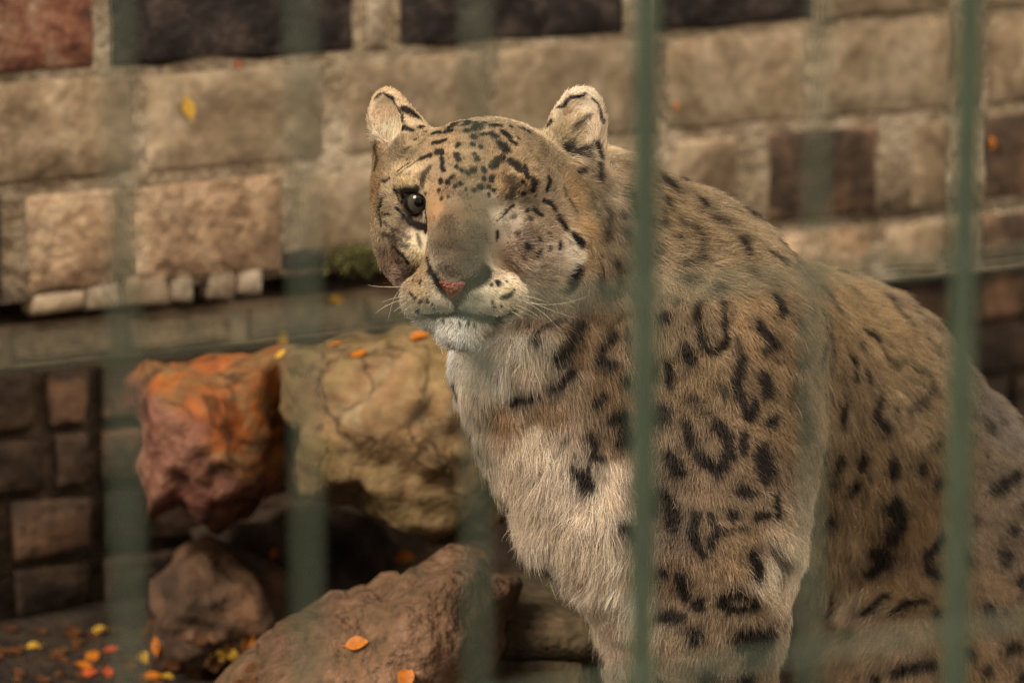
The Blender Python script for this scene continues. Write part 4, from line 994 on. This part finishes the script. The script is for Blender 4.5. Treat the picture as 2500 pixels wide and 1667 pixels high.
bm = bmesh.new(); bmesh.ops.create_uvsphere(bm, u_segments=40, v_segments=28, radius=.0158)
for v in bm.verts:
    if v.co.z > .0115: v.co.z += (v.co.z - .0115)*.25
eye = obj('eye', bm_mesh('eye', bm), M_eye, leopard)
gz = (hf*.93 + hr*.30 - hu*.03 + vT*.25); gz /= np.linalg.norm(gz); gx = np.cross(hu, gz); gx /= np.linalg.norm(gx); gy = np.cross(gz, gx)
eye.matrix_local = Matrix(((gx[0], gy[0], gz[0], 0), (gx[1], gy[1], gz[1], 0), (gx[2], gy[2], gz[2], 0), (0, 0, 0, 1)))
eye.location = EYE - hf*.0072 - hu*.0006 - LOC
eye['label'] = 'open grey eye with a round black pupil'

# ---- nose pad
M_nose = mat_noise('nose_leather', [(.015, .010, .009), (.17, .048, .026), (.20, .060, .033)], scale=330, rough=.5, bump=.4, bscale=500, spread=.06, spec=.4)
outl = [(1064, 681), (1082, 684), (1104, 691), (1124, 688), (1142, 684), (1134, 700), (1124, 718), (1113, 737), (1107, 743), (1098, 733), (1088, 714), (1076, 697)]
ctr = on_body(1105, 706)
grid = [ctr + hf*.0025]; fs = []
N = len(outl)
for ring, lift_ in ((.55, .002), (1.0, -.002)):
    for (u, v) in outl:
        uu = 1105 + (u - 1105)*ring; vv = 706 + (v - 706)*ring
        grid.append(on_body(uu, vv) + hf*lift_)
for i in range(N):
    j = (i + 1) % N
    fs.append((0, 1 + j, 1 + i)); fs.append((1 + i, 1 + j, 1 + N + j, 1 + N + i))
nose = obj('nose', mesh('nose', [gp - LOC for gp in grid], fs), M_nose, leopard)
_s = nose.modifiers.new('thickness', 'SOLIDIFY'); _s.thickness = .004; _s.offset = 0
_s = nose.modifiers.new('smooth', 'SUBSURF'); _s.levels = 2; _s.render_levels = 2
nose['label'] = 'small orange pink nose with dark specks'

# ---- whiskers
M_wh = mat_plain('pale_whisker', (.75, .68, .52), .35); M_whd = mat_plain('dark_whisker', (.06, .04, .03), .4)
def whisker(pxs, mat, r=.00028):
    p0 = on_body(*pxs[0]); d0_ = float((p0 - CAMP) @ nF)
    ctrl = [p0 - hf*.004]
    for i, (u, v) in enumerate(pxs[1:]):
        ctrl.append(np.array(at(u, v, d0_ - .010 - .004*i)))
    cs = []
    for i in range(13):                                       # quadratic or cubic Bezier through the control points
        t = i/12; q = [c.copy() for c in ctrl]
        while len(q) > 1: q = [a*(1 - t) + b*t for a, b in zip(q[:-1], q[1:])]
        cs.append(q[0])
    vs_ = []; f_ = []
    for i, c in enumerate(cs):
        rr = r*(1 - .75*i/12)
        for j in range(4):
            a = math.pi/2*j; vs_.append(c + nU*rr*math.sin(a) + (nR*.5 + vT*.5)*rr*math.cos(a)*1.4 - LOC)
    for i in range(12):
        for j in range(4): f_.append((i*4 + j, i*4 + (j + 1) % 4, i*4 + 4 + (j + 1) % 4, i*4 + 4 + j))
    obj('whisker', mesh('whisker', vs_, f_), mat, leopard)
def fp(*l): return [(850 + x*FS, 180 + y*FS) for x, y in l]
for w_ in (fp((320, 1170), (260, 1165), (160, 1170), (108, 1155)), fp((310, 1160), (250, 1190), (235, 1250), (230, 1330), (212, 1350)), fp((320, 1215), (240, 1225), (185, 1250)), fp((325, 1230), (250, 1245), (200, 1265), (150, 1310)),
           fp((330, 1240), (290, 1270), (250, 1300)), fp((350, 1260), (310, 1290), (280, 1310)), fp((385, 1270), (350, 1310)), fp((920, 1215), (1010, 1255), (1120, 1300), (1235, 1335)), fp((900, 1225), (1000, 1270), (1150, 1285), (1310, 1215)),
           fp((930, 1235), (1030, 1270), (1100, 1330), (1165, 1410)), fp((880, 1270), (930, 1295), (1035, 1340)), fp((890, 1260), (1000, 1290), (1060, 1345)), fp((910, 1205), (960, 1215), (1040, 1225), (1150, 1275)), fp((870, 1290), (930, 1320), (970, 1345)), fp((1000, 1190), (1060, 1200), (1095, 1250))):
    whisker(w_, M_wh)
for w_ in (fp((880, 1125), (960, 1115), (1060, 1115), (1130, 1110)), fp((1000, 1115), (1080, 1130), (1170, 1140)), fp((340, 1140), (280, 1128), (215, 1150)), fp((330, 1155), (250, 1140), (170, 1145))):
    whisker(w_, M_whd, .00022)
for w_ in (fp((330, 500), (300, 455), (280, 430)), fp((360, 490), (350, 450), (335, 415)), fp((920, 600), (960, 590), (985, 630)), fp((880, 560), (910, 535), (925, 550))):
    whisker(w_, M_whd, .00018)
